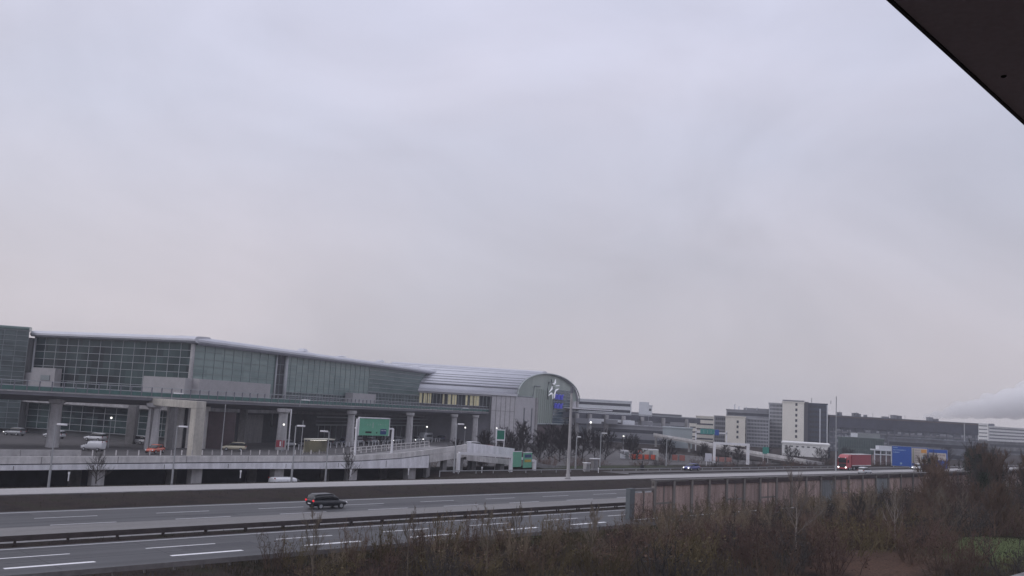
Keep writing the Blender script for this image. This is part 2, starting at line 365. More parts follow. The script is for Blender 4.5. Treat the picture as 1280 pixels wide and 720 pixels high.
guardrail('dark steel guardrail on the near edge of the motorway, half hidden by bare shrubs', 55.8, -3, 79, .46, 1.9, m=mat('grey_guardrail', (.14, .13, .13), .7, .3, 1.2))
guardrail('near side of the double brown median guardrail, facing the lower carriageway', 68.75, -60, 300, .56, 3.5, off=1.6, deep=.30)
guardrail('far side of the double brown median guardrail, facing the pale shoulder', 69.15, -60, 300, .58, 3.5, off=1.7, deep=.30)
guardrail('low dark barrier dividing the pale lane from the side road', 104.6, 138, 420, .55, 4.0, deep=.2)
guardrail('thin steel rail along the grass behind the pale lane', 112.0, 98, 250, .7, 4.0, m=STEEL, deep=.15)

# ------------------------------------------------------------------ noise barrier
def noise_barrier():
    t = thing('noise_barrier', 'long pinkish noise barrier with grey posts in front of the motorway', 'noise barrier', W(80, 61), A45)
    PK = mat('pink_panel', (.42, .315, .285), .85, .16, .7, stretch=(1, 1, .3), fine=(9, .16), bump=.12, streak=.35, rnd=.18)
    PG = mat('greyish_panel', (.25, .265, .27), .8, .2, .7, stretch=(1, 1, .3), fine=(9, .1), bump=.1, streak=.35, rnd=.12)
    PO = mat('barrier_post', (.19, .175, .165), .8, .2, 1, stretch=(1, 1, .3))
    CAP = mat('barrier_cap', (.16, .15, .15), .7, .2, .6)
    e = MB(); e.b2(.35, 1.2, -.28, .28, -.4, 3.25); e.build('end_pillar', mat('end_pillar_steel', (.11, .125, .135), .7, .15, .6), t)
    x = 1.2; i = 0
    rnd = random.Random(3)
    def panel(a, b_, h, m, sill):
        p = MB(); p.b2(a + .12, b_ - .12, -.06, .06, -.35, sill)
        # shallow vertical ribs give the panel its grain
        k = a + .3
        while k < b_ - .3:
            p.b2(k, k + .08, -.075, -.058, .0, sill - .06); k += .42
        p.build('panel', m, t)
    panel(1.2, 3.1, 3.0, PK, 2.72); panel(3.1, 5.0, 3.0, PK, 2.72)
    b = MB(); b.b2(3.02, 3.18, -.14, .14, -.4, 2.95); b.build('post', PO, t)
    c = MB(); c.b2(1.2, 5.0, -.16, .16, 2.95, 3.2); c.build('cap', CAP, t)
    x = 5.0; cnt = 0
    while x < 150 and cnt < 48:
        w = 3.6 + .02 * x + rnd.choice((0, .1, -.15))
        m = PG if cnt in (10, 14) else PK
        b = MB(); b.b2(x - .2, x + .2, -.24, .16, -.4, 4.0); b.build('post', PO, t)
        panel(x + .05, x + w - .05, 4.0, m, 3.42)
        if cnt in (0, 4, 6, 11) :
            b = MB(); b.b2(x + w * .5 - .09, x + w * .5 + .09, -.12, .1, -.3, 3.45); b.build('mullion', PO, t)
            b = MB(); b.b2(x + .25, x + w - .25, -.1, .09, 1.4, 1.6); b.build('rail', PO, t)
        x += w; cnt += 1
    c = MB(); c.b2(4.8, x, -.2, .2, 3.42, 3.82); c.build('frieze', mat('barrier_frieze', (.055, .04, .042), .8, .3, .8), t)
    c = MB(); c.b2(4.75, x + .1, -.3, .3, 4.0, 4.12); c.build('cap', CAP, t)
noise_barrier()

# ------------------------------------------------------------------ access ramp bridge (n 116 .. 127)
def ramp_bridge():
    t = thing('ramp_bridge', 'white concrete ramp bridge running along the far side of the motorway', 'bridge', W(0, 116), A45)
    TOP = [(-60, 2.45), (34, 2.48), (58, 2.62), (78, 2.67), (85, 2.8), (93, 3.2), (99.4, 3.8), (107.2, 4.7)]
    def seg(dz0, dz1, y0, y1, ua, ub, m, nm, zfun0=None):
        pts = [ua] + [a for a, _ in TOP if ua < a < ub] + [ub]; b = MB()
        b.loft([[(x, y0, (zfun0(x) if zfun0 else tab(x, TOP) + dz0)), (x, y0, tab(x, TOP) + dz1), (x, y1, tab(x, TOP) + dz1), (x, y1, (zfun0(x) if zfun0 else tab(x, TOP) + dz0))] for x in pts])
        return b.build(nm, m, t)
    seg(-.82, 0, 0, .3, -60, 107.2, FASC2, 'parapet')
    seg(-.96, -.81, .06, .35, -60, 99, DARKB, 'joint_strip')
    seg(0, -.95, -.14, .4, -60, 98.8, FASC, 'lower_fascia', lambda x: .95 if x < 60 else .8)
    if True:
        b = MB(); b.loft([[(x, y, z) for y, z in ((-.05, tab(x, TOP) - 2.1 + .2 * 0), (-.05, tab(x, TOP) - .86), (.35, tab(x, TOP) - .86), (.35, tab(x, TOP) - 2.1))] for x in (99.0, 103, 107.2)]); b.build('lower_fascia', FASC2, t)
    seg(-1.35, -.9, .35, 10.4, -60, 107.2, CONCD, 'deck')
    seg(-.9, -.74, 10.4, 10.7, -60, 107.2, CONCD, 'kerb')
    for x in range(-54, 98, 9):
        j = MB(); z = tab(x, TOP); j.b2(x, x + .09, -.155, -.139, 1.0, z - 1.05); j.build('expansion_joint', CONCD, t)
        j = MB(); j.b2(x + 3, x + 3.08, -.012, .0, z - .8, z - .02); j.build('expansion_joint', CONCD, t)
    for x in (10.5, 20, 33, 46.1, 59, 71.5, 84.4, 96.0):
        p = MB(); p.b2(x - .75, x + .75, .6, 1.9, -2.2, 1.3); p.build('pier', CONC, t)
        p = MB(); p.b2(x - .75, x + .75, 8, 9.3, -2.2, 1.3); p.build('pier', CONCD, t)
    for x in (99.3, 102.9, 106.6):
        p = MB(); p.b2(x - .4, x + .4, .5, 1.3, -1, tab(x, TOP) - 1.3); p.build('pier', CONCD, t)
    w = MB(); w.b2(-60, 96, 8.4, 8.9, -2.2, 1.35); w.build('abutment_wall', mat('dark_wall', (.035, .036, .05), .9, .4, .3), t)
    # descending leg behind the tall white screens
    DN = [(107.2, 4.7), (115.2, 4.1), (127, 3.2), (140, 1.9)]
    b = MB(); b.loft([[(x, y0 + (x - 107) * .16, z) for y0, z in ((.1, tab(x, DN) - 2.6), (.1, tab(x, DN) - 1.8), (8, tab(x, DN) - 1.8), (8, tab(x, DN) - 2.6))] for x, _ in DN]); b.build('deck', CONCD, t)
    for i in range(9):
        x0 = 107.3 + i * 1.55; x1 = x0 + 1.5
        p = MB(); p.loft([[(x, (x - 107) * .16 + y, z) for y, z in ((0, tab(x, DN) - 1.45), (0, tab(x, DN) + .3), (.08, tab(x, DN) + .3), (.08, tab(x, DN) - 1.45))] for x in (x0, x1)]); p.build('screen_panel', FASC, t)
        p = MB(); p.loft([[(x, (x - 107) * .16 + y, z) for y, z in ((-.02, tab(x, DN) - 2.7), (-.02, tab(x, DN) - 1.75), (.08, tab(x, DN) - 1.75), (.08, tab(x, DN) - 2.7))] for x in (x0, x1)]); p.build('screen_panel', FASC2, t)
    for x in (111, 118):
        p = MB(); p.b2(x - .5, x + .5, 2, 3.2, -.5, 2.4); p.build('pier', CONCD, t)
    return t
ramp_bridge()
# concrete barrier blocks standing on the ramp at the left
for i in range(12):
    t = MB(); u = 3 + i * 3.4
    t.loft([[(x, y, z) for y, z in ((-.30, 0), (-.16, .4), (-.10, 1.65), (.10, 1.65), (.16, .4), (.30, 0))] for x in (0, 3.34)])
    o = t.build('barrier_block', CONC); o.location = W(u, 117.2, 1.58); o.rotation_euler = (0, 0, A45)
    tag(o, 'weathered grey concrete barrier block in the row behind the white ramp parapet', 'barrier', 'concrete barrier blocks on the ramp')
# railing posts on the ramp
for i in range(34):
    u = 47 + i * 1.55
    if abs(u - 85.4) < .6: continue
    t = MB(); t.tube([(0, 0, 0), (0, 0, .62)], .08, 6); t.blob((0, 0, .63), .085, 4); z = tab(u, [(47, 1.6), (85, 1.9), (99, 2.9), (101, 3.1)])
    o = t.build('bollard', FASC2 if i % 2 else CONC); o.location = W(u, 125.6 if i < 22 else 125.9, z + .35); o.rotation_euler = (0, 0, A45)
    tag(o, 'small pale bollard in the row behind the ramp roadway', 'bollard', 'bollards behind the ramp roadway')
rl = MB(); rl.b2(0, 16, -.05, .05, .9, 1.0); rl.b2(0, 16, -.05, .05, .45, .52)
for k in range(17): rl.b2(k - .04, k + .04, -.05, .05, 0, .9)
o = rl.build('railing', FASC2); o.location = W(85.5, 119.2, 2.75); o.rotation_euler = (0, 0, A45); o.rotation_euler.rotate_axis('Y', -R(4.5))
tag(o, 'white tubular railing on the ramp below the green overhead sign', 'railing')

# ------------------------------------------------------------------ terminal building
PB = [Vector((-107, 206.5)), Vector((-67.5, 195.5)), Vector((-23.5, 309))]
PC = [Vector((-175, 178)), Vector((-107.4, 204))]
def curtain(p, q, z0, z1, cols, rows, gm_, mm, parent, bw=.095, out=.12, glabel=None):
    d = (q - p).normalized(); n = Vector((d.y, -d.x)); Ln = (q - p).length       # n points towards the camera side
    b = MB(); b.wall(p, q, z0, z1, .2, 0); b.build('glazing', gm_, parent, world=True, label=glabel)
    m = MB()
    for i in range(cols + 1 if cols else 0):
        c = p + d * (Ln * i / cols); m.box((c.x + n.x * out, c.y + n.y * out, (z0 + z1) / 2), (bw, .16, z1 - z0), math.atan2(d.y, d.x))
    if cols: m.build('mullions', mm, parent, world=True)
    h = MB()
    for i in range(rows + 1):
        z = lerp(z0, z1, i / rows); c = (p + q) / 2; h.box((c.x + n.x * (out + .03), c.y + n.y * (out + .03), z), (Ln, .18, bw), math.atan2(d.y, d.x))
    h.build('transoms', mm, parent, world=True)

def terminal():
    t = thing('terminal_building', 'long glass airport terminal with silver roof edge above the elevated road', 'building', (-60, 220, 0))
    A, B_, C = PB
    # main body
    back = [(15, 420), (-175, 330)]
    b = MB(); b.prism([(PC[0].x, PC[0].y + 1.2), (PC[1].x, PC[1].y + 1.2), (A.x, A.y + 1.2), (B_.x - .8, B_.y + 1.2), (C.x - 1.6, C.y + 1), back[0], back[1]], 0, 21.2)
    b.build('wall', mat('grey_wall', (.14, .145, .15), .8, .15, .2), t, world=True)
    curtain(A, B_, 10.4, 21.45, 14, 7, G_DARK, MULL, t)
    curtain(A + Vector((0, .3)), B_ + Vector((0, .3)), 1.2, 6.7, 14, 4, G_DARK, MULL, t)
    D1 = B_.lerp(C, .245); D2 = B_.lerp(C, .275); D3 = B_.lerp(C, .62)
    curtain(B_ + Vector((.2, .3)), D1, 10.4, 21.45, 9, 7, G_PALE, MULLD, t, bw=.06)
    curtain(D1, D2, 4, 21.4, 2, 7, DARKB, MULLD, t, bw=.09)
    curtain(D2, D3, 12.4, 21.45, 16, 6, G_PALE, MULLD, t, bw=.06)
    curtain(D3, C, 14.0, 21.45, 0, 6, G_DEEP, MULL, t, bw=.09)
    curtain(D2, D3, 9.8, 12.3, 30, 2, G_FINE, MULLD, t, bw=.12)
    curtain(D3, C, 9.8, 13.8, 22, 3, G_FINE, MULLD, t, bw=.14)
    curtain(PC[0], PC[1], 1, 22.6, 30, 19, G_FINE, MULLD, t, bw=.10)
    # corner columns
    for (p, w, z0, z1, m) in ((B_, .9, 9.5, 21.3, CONC), (D2 + Vector((.35, .6)), 1.1, 4, 21.4, STEEL), (D1 + Vector((.3, 0)), .5, 4, 21.4, STEEL), (A + Vector((.2, -.3)), .5, 4, 22, STEEL)):
        c = MB(); c.tube([(p.x, p.y - .2, z0), (p.x, p.y - .2, z1)], w / 2, 10); c.build('column', m, t, world=True, smooth=True)
    # silver roof edge
    r = MB(); d = (B_ - A).normalized(); n = Vector((d.y, -d.x))
    def eave(p, q, nrm, ztop, dep, out, nm='roof_edge', m=SILV):
        prof = [(-.3, ztop - dep), (out * .75, ztop - dep), (out, ztop - dep * .75), (out, ztop - dep * .45), (out * .75, ztop - dep * .12), (out * .2, ztop), (-2.5, ztop + .12), (-4, ztop + .12), (-4, ztop - dep)]
        e = MB(); e.loft([[(P.x + nrm.x * a, P.y + nrm.y * a, z) for a, z in prof] for P in (p, q)]); e.build(nm, m, t, world=True, smooth=False)
    eave(A - d * .3, B_ + d * 1.3, n, 22.9, 1.35, 1.6)
    d2 = (C - B_).normalized(); n2 = Vector((d2.y, -d2.x))
    eave(B_ - d2 * .4, B_.lerp(C, .37), n2, 22.85, 1.45, 1.4)
    eave(B_.lerp(C, .37), C + d2 * 12, n2, 22.75, 1.35, 1.4)
    dc = (PC[1] - PC[0]).normalized(); nc = Vector((dc.y, -dc.x))
    eave(PC[0], PC[1], nc, 23.5, .8, .4, m=G_DEEP)
    g_ = MB(); q = B_.lerp(C, .5); g_.wall(B_ + n2 * .9 - d2 * 0, C + n2 * .9 + d2 * 10, 21.1, 21.38, .3); g_.build('gutter', SILVD, t, world=True)
    for f, h in ((.36, .7), (.7, .6), (.52, .3), (.9, .5)):
        q = B_.lerp(C, f); x = MB(); x.box((q.x - 2, q.y + 1.5, 23.1 + h / 2), (2.4, 2.4, h), math.atan2(d2.y, d2.x), .5); x.build('roof_hatch', SILV, t, world=True)
    # concrete boxes standing on the elevated road against the glass
    BOX = mat('pale_panelled_block', (.36, .35, .36), .8, .1, .5, fine=(1.5, .06))
    for (p0, p1, dep, z0, z1) in ((A + d * 2, A + d * 8.2, 2.0, 8.4, 14.6), (A - d * 4.5, A + d * 3.2, 1.5, 8.4, 13.4)):
        x = MB(); x.wall(p0 + n * (dep / 2 + .2), p1 + n * (dep / 2 + .2), z0, z1, dep); x.build('stair_block', BOX, t, world=True)
    p0 = A + d * 31.5; x = MB(); x.wall(p0 + n * 1.6, B_ + n * 1.6 + d * .8, 8.42, 13.9, 2.6); x.wall(B_ + n2 * 1.4 - d2 * .2, B_.lerp(C, .205) + n2 * 1.4, 8.62, 13.9, 2.4); x.build('stair_block', BOX, t, world=True)
    x = MB(); x.wall(B_.lerp(C, .51) + n2 * 2, B_.lerp(C, .615) + n2 * 2, 9.8, 13.2, 2.4); x.build('stair_block', BOX, t, world=True)
    x = MB(); x.wall(A + d * 4.6 + n * 2.3, A + d * 7 + n * 2.3, 11.9, 13.0, .14); x.build('vent_grille', MULLD, t, world=True)
    # level under the deck: smooth grey beam, dark bays, pale panels, walkways
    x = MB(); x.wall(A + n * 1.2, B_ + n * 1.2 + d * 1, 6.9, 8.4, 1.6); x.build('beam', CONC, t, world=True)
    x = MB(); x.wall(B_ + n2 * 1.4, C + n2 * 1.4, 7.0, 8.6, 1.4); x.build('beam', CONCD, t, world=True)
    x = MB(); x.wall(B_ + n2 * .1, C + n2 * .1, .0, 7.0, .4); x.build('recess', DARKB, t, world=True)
    pans = [(.00, .045, 7.0, CONCD), (.15, .21, 6.6, CONCD)]
    for a, b2_, h, m in pans:
        x = MB(); x.wall(B_.lerp(C, a) + n2 * .7, B_.lerp(C, b2_) + n2 * .7, 0, h, .5); x.build('wall_panel', m, t, world=True)
    for (a, b2_, z) in ((.38, 1.0, 6.2), (.38, 1.0, 4.2)):
        x = MB(); x.wall(B_.lerp(C, a) + n2 * 2.2, B_.lerp(C, b2_) + n2 * 2.2, z, z + .35, .3); x.wall(B_.lerp(C, a) + n2 * 2.2, B_.lerp(C, b2_) + n2 * 2.2, z + 1.1, z + 1.2, .1); x.build('walkway_edge', MULLD, t, world=True)
    for k in range(26):
        x = MB(); q = B_.lerp(C, .39 + k * .0235) + n2 * 2.4; x.box((q.x, q.y, 2.1), (.16, .16, 4.2), 0); x.build('glazing_bar', MULLD, t, world=True)
    return t
terminal()

# pale double tower block at the foot of the terminal beside the portal
pb = thing('stair_tower', 'pale concrete double stair tower between the elevated road columns', 'tower', (-63.5, 182, 0), R(4))
PALEC = mat('pale_tower_concrete', (.62, .60, .59), .8, .1, .5, fine=(2, .06), streak=.2)
for x0, x1 in ((-3.2, .1), (.9, 4.3)):
    b = MB(); b.b2(x0, x1, 0, 3.5, 0, 8.3); b.build('wall', PALEC, pb)
b = MB(); b.b2(.1, .9, .6, 3.2, 0, 8.0); b.build('recess', DARKB, pb)
b = MB(); b.b2(4.3, 9.6, 2.2, 3, 0, 7.4); b.build('louvre', MAROON, pb)

# ------------------------------------------------------------------ barrel-roofed hall
def hall():
    E0 = Vector((3, 303)); FD = Vector((25, 57)); FL = FD.length; fd = FD / FL; AX = Vector((-34, -7)); ax = AX.normalized()
    t = thing('terminal_hall', 'terminal hall with silver barrel roof, arched glass end wall and white emblem', 'building', (3, 303, 0))
    ZE, RISE = 15.45, 8.9
    def arc(s, k=28, grow=0.0, zl=0.0):
        out = []
        for i in range(k + 1):
            a = math.pi * i / k; tt = .5 - .5 * math.cos(a) * (1 + grow); z = ZE + (RISE + grow * 20) * math.sin(a) ** .92 if 0 < i < k else ZE
            p = E0 + FD * tt + AX * s; out.append((p.x, p.y, z + zl))
        return out
    r = MB(); s0 = arc(-.012); s1 = arc(1.62); N = len(s0)
    r.v = s0 + s1; r.f = [(i, i + 1, N + i + 1, N + i) for i in range(N - 1)]
    o = r.build('barrel_roof', SILV, t, world=True, smooth=True); sm = o.modifiers.new('solid', 'SOLIDIFY'); sm.thickness = .35; sm.offset = 1
    for i in (2, 3, 4, 5, 6, 8, 10, 12):
        a, b_ = Vector(s0[i]), Vector(s1[i]); up = Vector((0, -.1, .12)); x = MB(); x.tube([a + up * 2.4, b_ + up * 2.4], .10 if i != 2 else .32, 4); x.build('roof_seam', SILVD, t, world=True)
    rg = MB(); a, b_ = Vector(s0[14]), Vector(s1[14]); a = a.lerp(b_, .04)
    rg.loft([[(P.x + y * fd.x, P.y + y * fd.y, P.z + z) for y, z in ((-3.0, -.3), (-2.2, .75), (0, 1.05), (2.2, .75), (3, -.3))] for P in (a, b_)]); rg.build('ridge_cap', SILV, t, world=True)
    rim = MB(); rim.tube([Vector(p) + Vector((.15, -.3, .1)) for p in arc(-.02)], .27, 8); rim.build('arch_rim', mat('arch_rim', (.36, .40, .40), .5, .1, 1), t, world=True, smooth=True)
    # end wall: local coordinates a = metres along the wall, z up; nf points out of the wall
    nf = Vector((fd.y, -fd.x))
    def P(a, z, o_=0): q = E0 + fd * a + nf * o_; return (q.x, q.y, z)
    def zarc(a):
        f = a / FL; c = max(0, 1 - (2 * f - 1) ** 2); return ZE + RISE * math.sqrt(c) ** .92
    def fillpoly(a0, a1, z0, m, nm, o_=-.25, top=None, label=None):
        b = MB(); k = max(2, int((a1 - a0) / 2)); up = []; lo = []
        for i in range(k + 1):
            a = lerp(a0, a1, i / k); zt = (zarc(a) - .05) if top is None else top; lo.append((a, z0)); up.append((a, zt))
        b.v = [P(a, z, o_) for a, z in lo] + [P(a, z, o_) for a, z in up] + [P(a, z, o_ - .3) for a, z in lo] + [P(a, z, o_ - .3) for a, z in up]
        n_ = k + 1
        b.f = [(i, i + 1, n_ + i + 1, n_ + i) for i in range(k)] + [(2 * n_ + i + 1, 2 * n_ + i, 3 * n_ + i, 3 * n_ + i + 1) for i in range(k)] + [(n_ + i, n_ + i + 1, 3 * n_ + i + 1, 3 * n_ + i) for i in range(k)]
        return b.build(nm, m, t, world=True, label=label)
    HG = glassmat('hall_green_glass', (.21, .27, .25), (.33, .39, .35), (3, 3, 30), rough=.3)
    HB = glassmat('hall_blue_glass', (.02, .045, .075), (.07, .12, .16), (5, 5, 1.7), rough=.15)
    LW = mat('light_panel_wall', (.45, .44, .46), .7, .08, .4, fine=(1, .05))
    fillpoly(.3, FL - .3, ZE, HG, 'arch_glazing')
    fillpoly(19.5, 35.6, 6.6, HG, 'lower_glazing', top=ZE - .01)
    fillpoly(35.7, 54.2, 6.6, HB, 'blue_glazing', top=19.2, o_=-.12)
    fillpoly(19.5, 54.2, 0, MAROON, 'plinth', top=6.5)
    b = MB(); b.v = []; 
    for k in range(10):
        z = 7.6 + k * 1.2; x = MB(); x.tube([P(35.7, z, .03), P(54.2, z, .03)], .09, 4); x.build('transom', MULLD, t, world=True)
    for k in range(9):
        a = 19.5 + k * 2; x = MB(); x.tube([P(a, 6.6, -.1), P(a, min(zarc(a), 19) - .3, -.1)], .10, 4); x.build('glazing_rib', mat('rib', (.30, .33, .30), .6, .1, 1), t, world=True)
    x = MB(); x.tube([P(19.5, 6.5, .1), P(54.2, 6.5, .1)], .35, 4); x.build('ledge', MULLD, t, world=True)
    for a0, a1, z1 in ((0, 19.5, ZE), (54.2, FL, ZE)):
        x = MB(); x.v = [P(a0, 0, .1), P(a1, 0, .1), P(a1, z1, .1), P(a0, z1, .1), P(a0, 0, -1), P(a1, 0, -1), P(a1, z1, -1), P(a0, z1, -1)]
        x.f = [(0, 1, 2, 3), (5, 4, 7, 6), (3, 2, 6, 7), (4, 0, 3, 7), (1, 5, 6, 2)]; x.build('end_wall', LW, t, world=True)
    for a, z0, z1, w in ((8.2, 3.5, 11.8, .5), (15, 3.5, 11.8, .5), (58, 2.5, 12, .6)):
        x = MB(); x.v = [P(a - w, z0, .16), P(a + w, z0, .16), P(a + w, z1, .16), P(a - w, z1, .16), P(a - w, z0, .05), P(a + w, z0, .05), P(a + w, z1, .05), P(a - w, z1, .05)]
        x.f = [(0, 1, 2, 3), (3, 2, 6, 7), (4, 0, 3, 7), (1, 5, 6, 2), (0, 4, 5, 1)]; x.build('slit_window', mat('slit', (.12, .13, .15), .4, .1, 1), t, world=True)
    for a in (18.5, 55.2, 61.5):
        x = MB(); x.tube([P(a, 0, .4), P(a, ZE, .4)], .55, 8); x.build('pilaster', CONC, t, world=True)
    # dark step line in the arch
    x = MB(); x.tube([P(2, 15.5, .05), P(15.5, 15.6, .05)], .22, 4); x.tube([P(15.5, 15.6, .05), P(16.5, 19.5, .05), P(22, 19.7, .05)], .22, 4); x.build('arch_trim', MULLD, t, world=True)
    # white emblem and blue lettering, raised from the glass
    em = MB()
    for st in ([(35.6, 22.9), (35.5, 21.8), (34.6, 21.1), (32.9, 21.1)], [(36.3, 20.5), (39.8, 20.7)], [(32.6, 20.2), (32.2, 19.2), (29.9, 18.0)], [(39.2, 19.5), (36.3, 18.8), (35.5, 17.6), (35.4, 15.9)], [(29.3, 16.7), (32.0, 17.6), (33.5, 17.1), (33.8, 15.6)]):
        em.tube([P(a, z, .5) for a, z in st], [.14] + [.34] * (len(st) - 2) + [.18], 6)
    em.build('emblem', mat('emblem_white', (.82, .83, .9), .4, .03, 1, emis=.25), t, world=True)
    sh = MB()
    for st in ([(29.5, 15.3), (28.4, 19), (29.5, 21.5), (32, 21.7)], [(34, 19.6), (35.8, 19.7)], [(33.8, 20.3), (31.6, 22.7)]): sh.tube([P(a, z, .3) for a, z in st], .16, 5)
    sh.build('emblem_outline', mat('emblem_dark', (.03, .04, .05), .5, .1, 1), t, world=True)
    bl = MB()
    def stroke(a0, z0, a1, z1): bl.tube([P(a0, z0, .45), P(a1, z1, .45)], .30, 4)
    for zb, h, a0 in ((15.6, 1.7, 37), (12.3, 1.7, 36.6)):
        for k in range(5):
            a = a0 + k * 1.75; stroke(a, zb, a, zb + h)
            stroke(a, zb + (h if k % 2 == 0 else h * .5), a + 1.1, zb + (h if k % 2 == 0 else h * .5))
            if k % 2: stroke(a + 1.1, zb, a + 1.1, zb + h)
    bl.build('blue_lettering', mat('blue_letters_lit', (.07, .08, .55), .4, .05, 1, emis=.12), t, world=True)
    # front wall under the eave
    Q = E0 + AX * .965
    def fw(f0, f1, z0, z1, m, nm, th=.5, off=0.0):
        x = MB(); x.wall(E0 + AX * f1, E0 + AX * f0, z0, z1, th, off=-off); return x.build(nm, m, t, world=True)
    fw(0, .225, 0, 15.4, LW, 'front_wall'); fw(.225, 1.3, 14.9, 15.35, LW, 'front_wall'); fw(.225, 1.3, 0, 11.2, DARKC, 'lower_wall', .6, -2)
    fw(-.02, 1.3, 15.4, 16.1, SILV, 'eave', 1.6, -.1); fw(0, 1.3, 16.3, 16.7, SILVD, 'gutter', .5, -1.0)
    for k in range(6):
        x = MB(); a = E0 + AX * (.225 * k / 5); x.box((a.x, a.y - .3, 8), (.12, .12, 14.6)); x.build('panel_joint', CONCD, t, world=True)
    x = MB(); x.wall(E0 + AX * .225, E0, 10.3, 10.4, .1, off=-.28); x.build('panel_joint', CONCD, t, world=True)
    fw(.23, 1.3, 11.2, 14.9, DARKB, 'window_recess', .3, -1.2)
    for a, b_ in ((.345, .39), (.40, .43), (.455, .475), (.56, .60), (.61, .64), (.675, .69), (.80, .83), (.84, .87), (.885, .91)):
        x = MB(); x.wall(E0 + AX * b_, E0 + AX * a, 11.6, 14.8, .3, off=.6); x.build('lit_window', WARM, t, world=True)
    for k in range(22):
        a = E0 + AX * (.24 + k * .034); x = MB(); x.box((a.x, a.y, 13), (.14, .2, 3.7)); x.build('window_post', MULLD, t, world=True)
    # solid body behind
    b = MB(); c0 = E0 + ax * 1.2 + fd * 1.5; c1 = E0 + FD + ax * 1.2 - fd * 1; b.prism([tuple(c0 + nf * 0), tuple(c1), tuple(c1 + AX * 1.5), tuple(c0 + AX * 1.5)], 0, 15); b.build('core', DARKC, t, world=True)
    x = MB(); x.tube([(7, 318, 24.9), (7, 318, 26.2)], .1, 5)
    return t
hall()

# ------------------------------------------------------------------ elevated road in front of the terminal
DK = [Vector(p) for p in ((-150, 112), (-118, 128), (-85.5, 152.5), (-66.5, 170), (-48, 194), (-38, 225), (-27, 254), (-14, 288), (-5.5, 301.5))]
def smooth_line(P, k=6):
    out = []
    for i in range(len(P) - 1):
        a, b, c, d = P[max(i - 1, 0)], P[i], P[i + 1], P[min(i + 2, len(P) - 1)]
        for j in range(k):
            t = j / k; out.append(.5 * ((2 * b) + (c - a) * t + (2 * a - 5 * b + 4 * c - d) * t * t + (3 * b - a - 3 * c + d) * t ** 3))
    return out + [P[-1]]
DKS = smooth_line(DK)
def nrm(L_, i):
    d = (L_[min(i + 1, len(L_) - 1)] - L_[max(i - 1, 0)]).normalized(); return Vector((d.y, -d.x))
def elevated():
    t = thing('elevated_road', 'elevated road with green glass railing on tapered piers before the terminal', 'bridge', (-60, 180, 0))
    def sweep(prof, m, nm, width=None):
        b = MB(); b.loft([[(p.x + nrm(DKS, i).x * a, p.y + nrm(DKS, i).y * a, z) for a, z in prof] for i, p in enumerate(DKS)]); return b.build(nm, m, t, world=True)
    # deck slab reaching back to the terminal wall: haunched section
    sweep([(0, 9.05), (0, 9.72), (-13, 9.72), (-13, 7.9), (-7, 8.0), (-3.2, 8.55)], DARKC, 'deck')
    sweep([(.12, 9.58), (.12, 9.76), (-.25, 9.76), (-.25, 9.58)], CONC, 'edge_beam')
    sweep([(.03, 9.86), (.03, 10.55), (-.04, 10.55), (-.04, 9.9)], mat('railing_glass', (.05, .13, .12), .15, .2, 1, spec=.7), 'railing_glass')
    sweep([(.07, 10.58), (.07, 10.72), (-.09, 10.72), (-.09, 10.58)], MULL, 'hand_rail')
    sweep([(.06, 11.42), (.06, 11.54), (-.06, 11.54), (-.06, 11.42)], MULL, 'hand_rail')
    sweep([(-6.2, 9.73), (-6.2, 10.5), (-6.5, 10.5), (-6.5, 9.73)], CONCD, 'kerb_wall')
    # posts
    acc = 0; base = None; cnt = 0
    for i in range(len(DKS) - 1):
        a, b = DKS[i], DKS[i + 1]; Ls = (b - a).length
        while acc < Ls and cnt < 100:
            p = a + (b - a) * (acc / Ls)
            if p.y > 140:
                if base is None:
                    m = MB(); m.box((0, 0, .86), (.16, .22, 1.75)); base = m.build('post', SILVD, t); o = base
                else: o = base.copy(); COL.objects.link(o); o.parent = t
                o.location = (p.x - t.location.x, p.y - t.location.y, 9.75); o.rotation_euler = (0, 0, math.atan2((b - a).y, (b - a).x)); cnt += 1
            acc += 1.95
        acc -= Ls
    # infill slab towards the terminal
    s = MB(); poly = [tuple(p + nrm(DKS, i) * -12.8) for i, p in enumerate(DKS) if p.y > 212] + [(-26, 306), (-52, 238)]
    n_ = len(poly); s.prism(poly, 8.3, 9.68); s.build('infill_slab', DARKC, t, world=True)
    # piers: capital, shaft, base
    PIERC = mat('pier_concrete', (.50, .49, .50), .85, .14, .4, fine=(2, .08), streak=.22)
    for (x, y, w) in ((-80.6, 165.5, 1.95), (-66.2, 174, 2.2), (-47.3, 196.5, 2.1), (-38.2, 229, 2.0), (-26.6, 258, 2.0), (-15.8, 287, 2.0), (-9.6, 300, 2.0)):
        dirn = math.atan2(30, 14); x *= .990; y *= .990
        p = MB(); rings = []
        for z, f in ((0, 1.0), (7.0, .84), (7.6, .86), (7.9, 1.12), (8.6, 1.2)):
            hw = w / 2 * f; hd = w / 2 * f * (1.35 if f > 1.05 else 1)
            ring = []
            for k in range(12):
                a = 2 * math.pi * k / 12; cx = math.copysign(abs(math.cos(a)) ** .5, math.cos(a)) * hw; cy = math.copysign(abs(math.sin(a)) ** .5, math.sin(a)) * hd
                ring.append((x + cx, y + cy, z))
            rings.append(ring)
        x0_, y0_ = x, y; p.loft(rings); pr = p.build('pier', PIERC, t, world=True)
    for (x, y, w) in ((-75, 186, 1.6), (-57, 201, 1.4), (-100, 180, 1.4), (-63.4, 176.2, 1.2)):
        p = MB(); p.box((x, y, 4.2), (w, w, 8.6)); p.build('pier', CONCD, t, world=True)
elevated()
dp = thing('drain_pipe', 'white drain pipe running up beside the pier with the red notice board', 'pipe', (-45.0, 193.6, 0))
b = MB(); b.tube([(0, 0, 0), (0, 0, 8.6)], .13, 8); b.build('pipe', WHITE, dp)
b = MB()
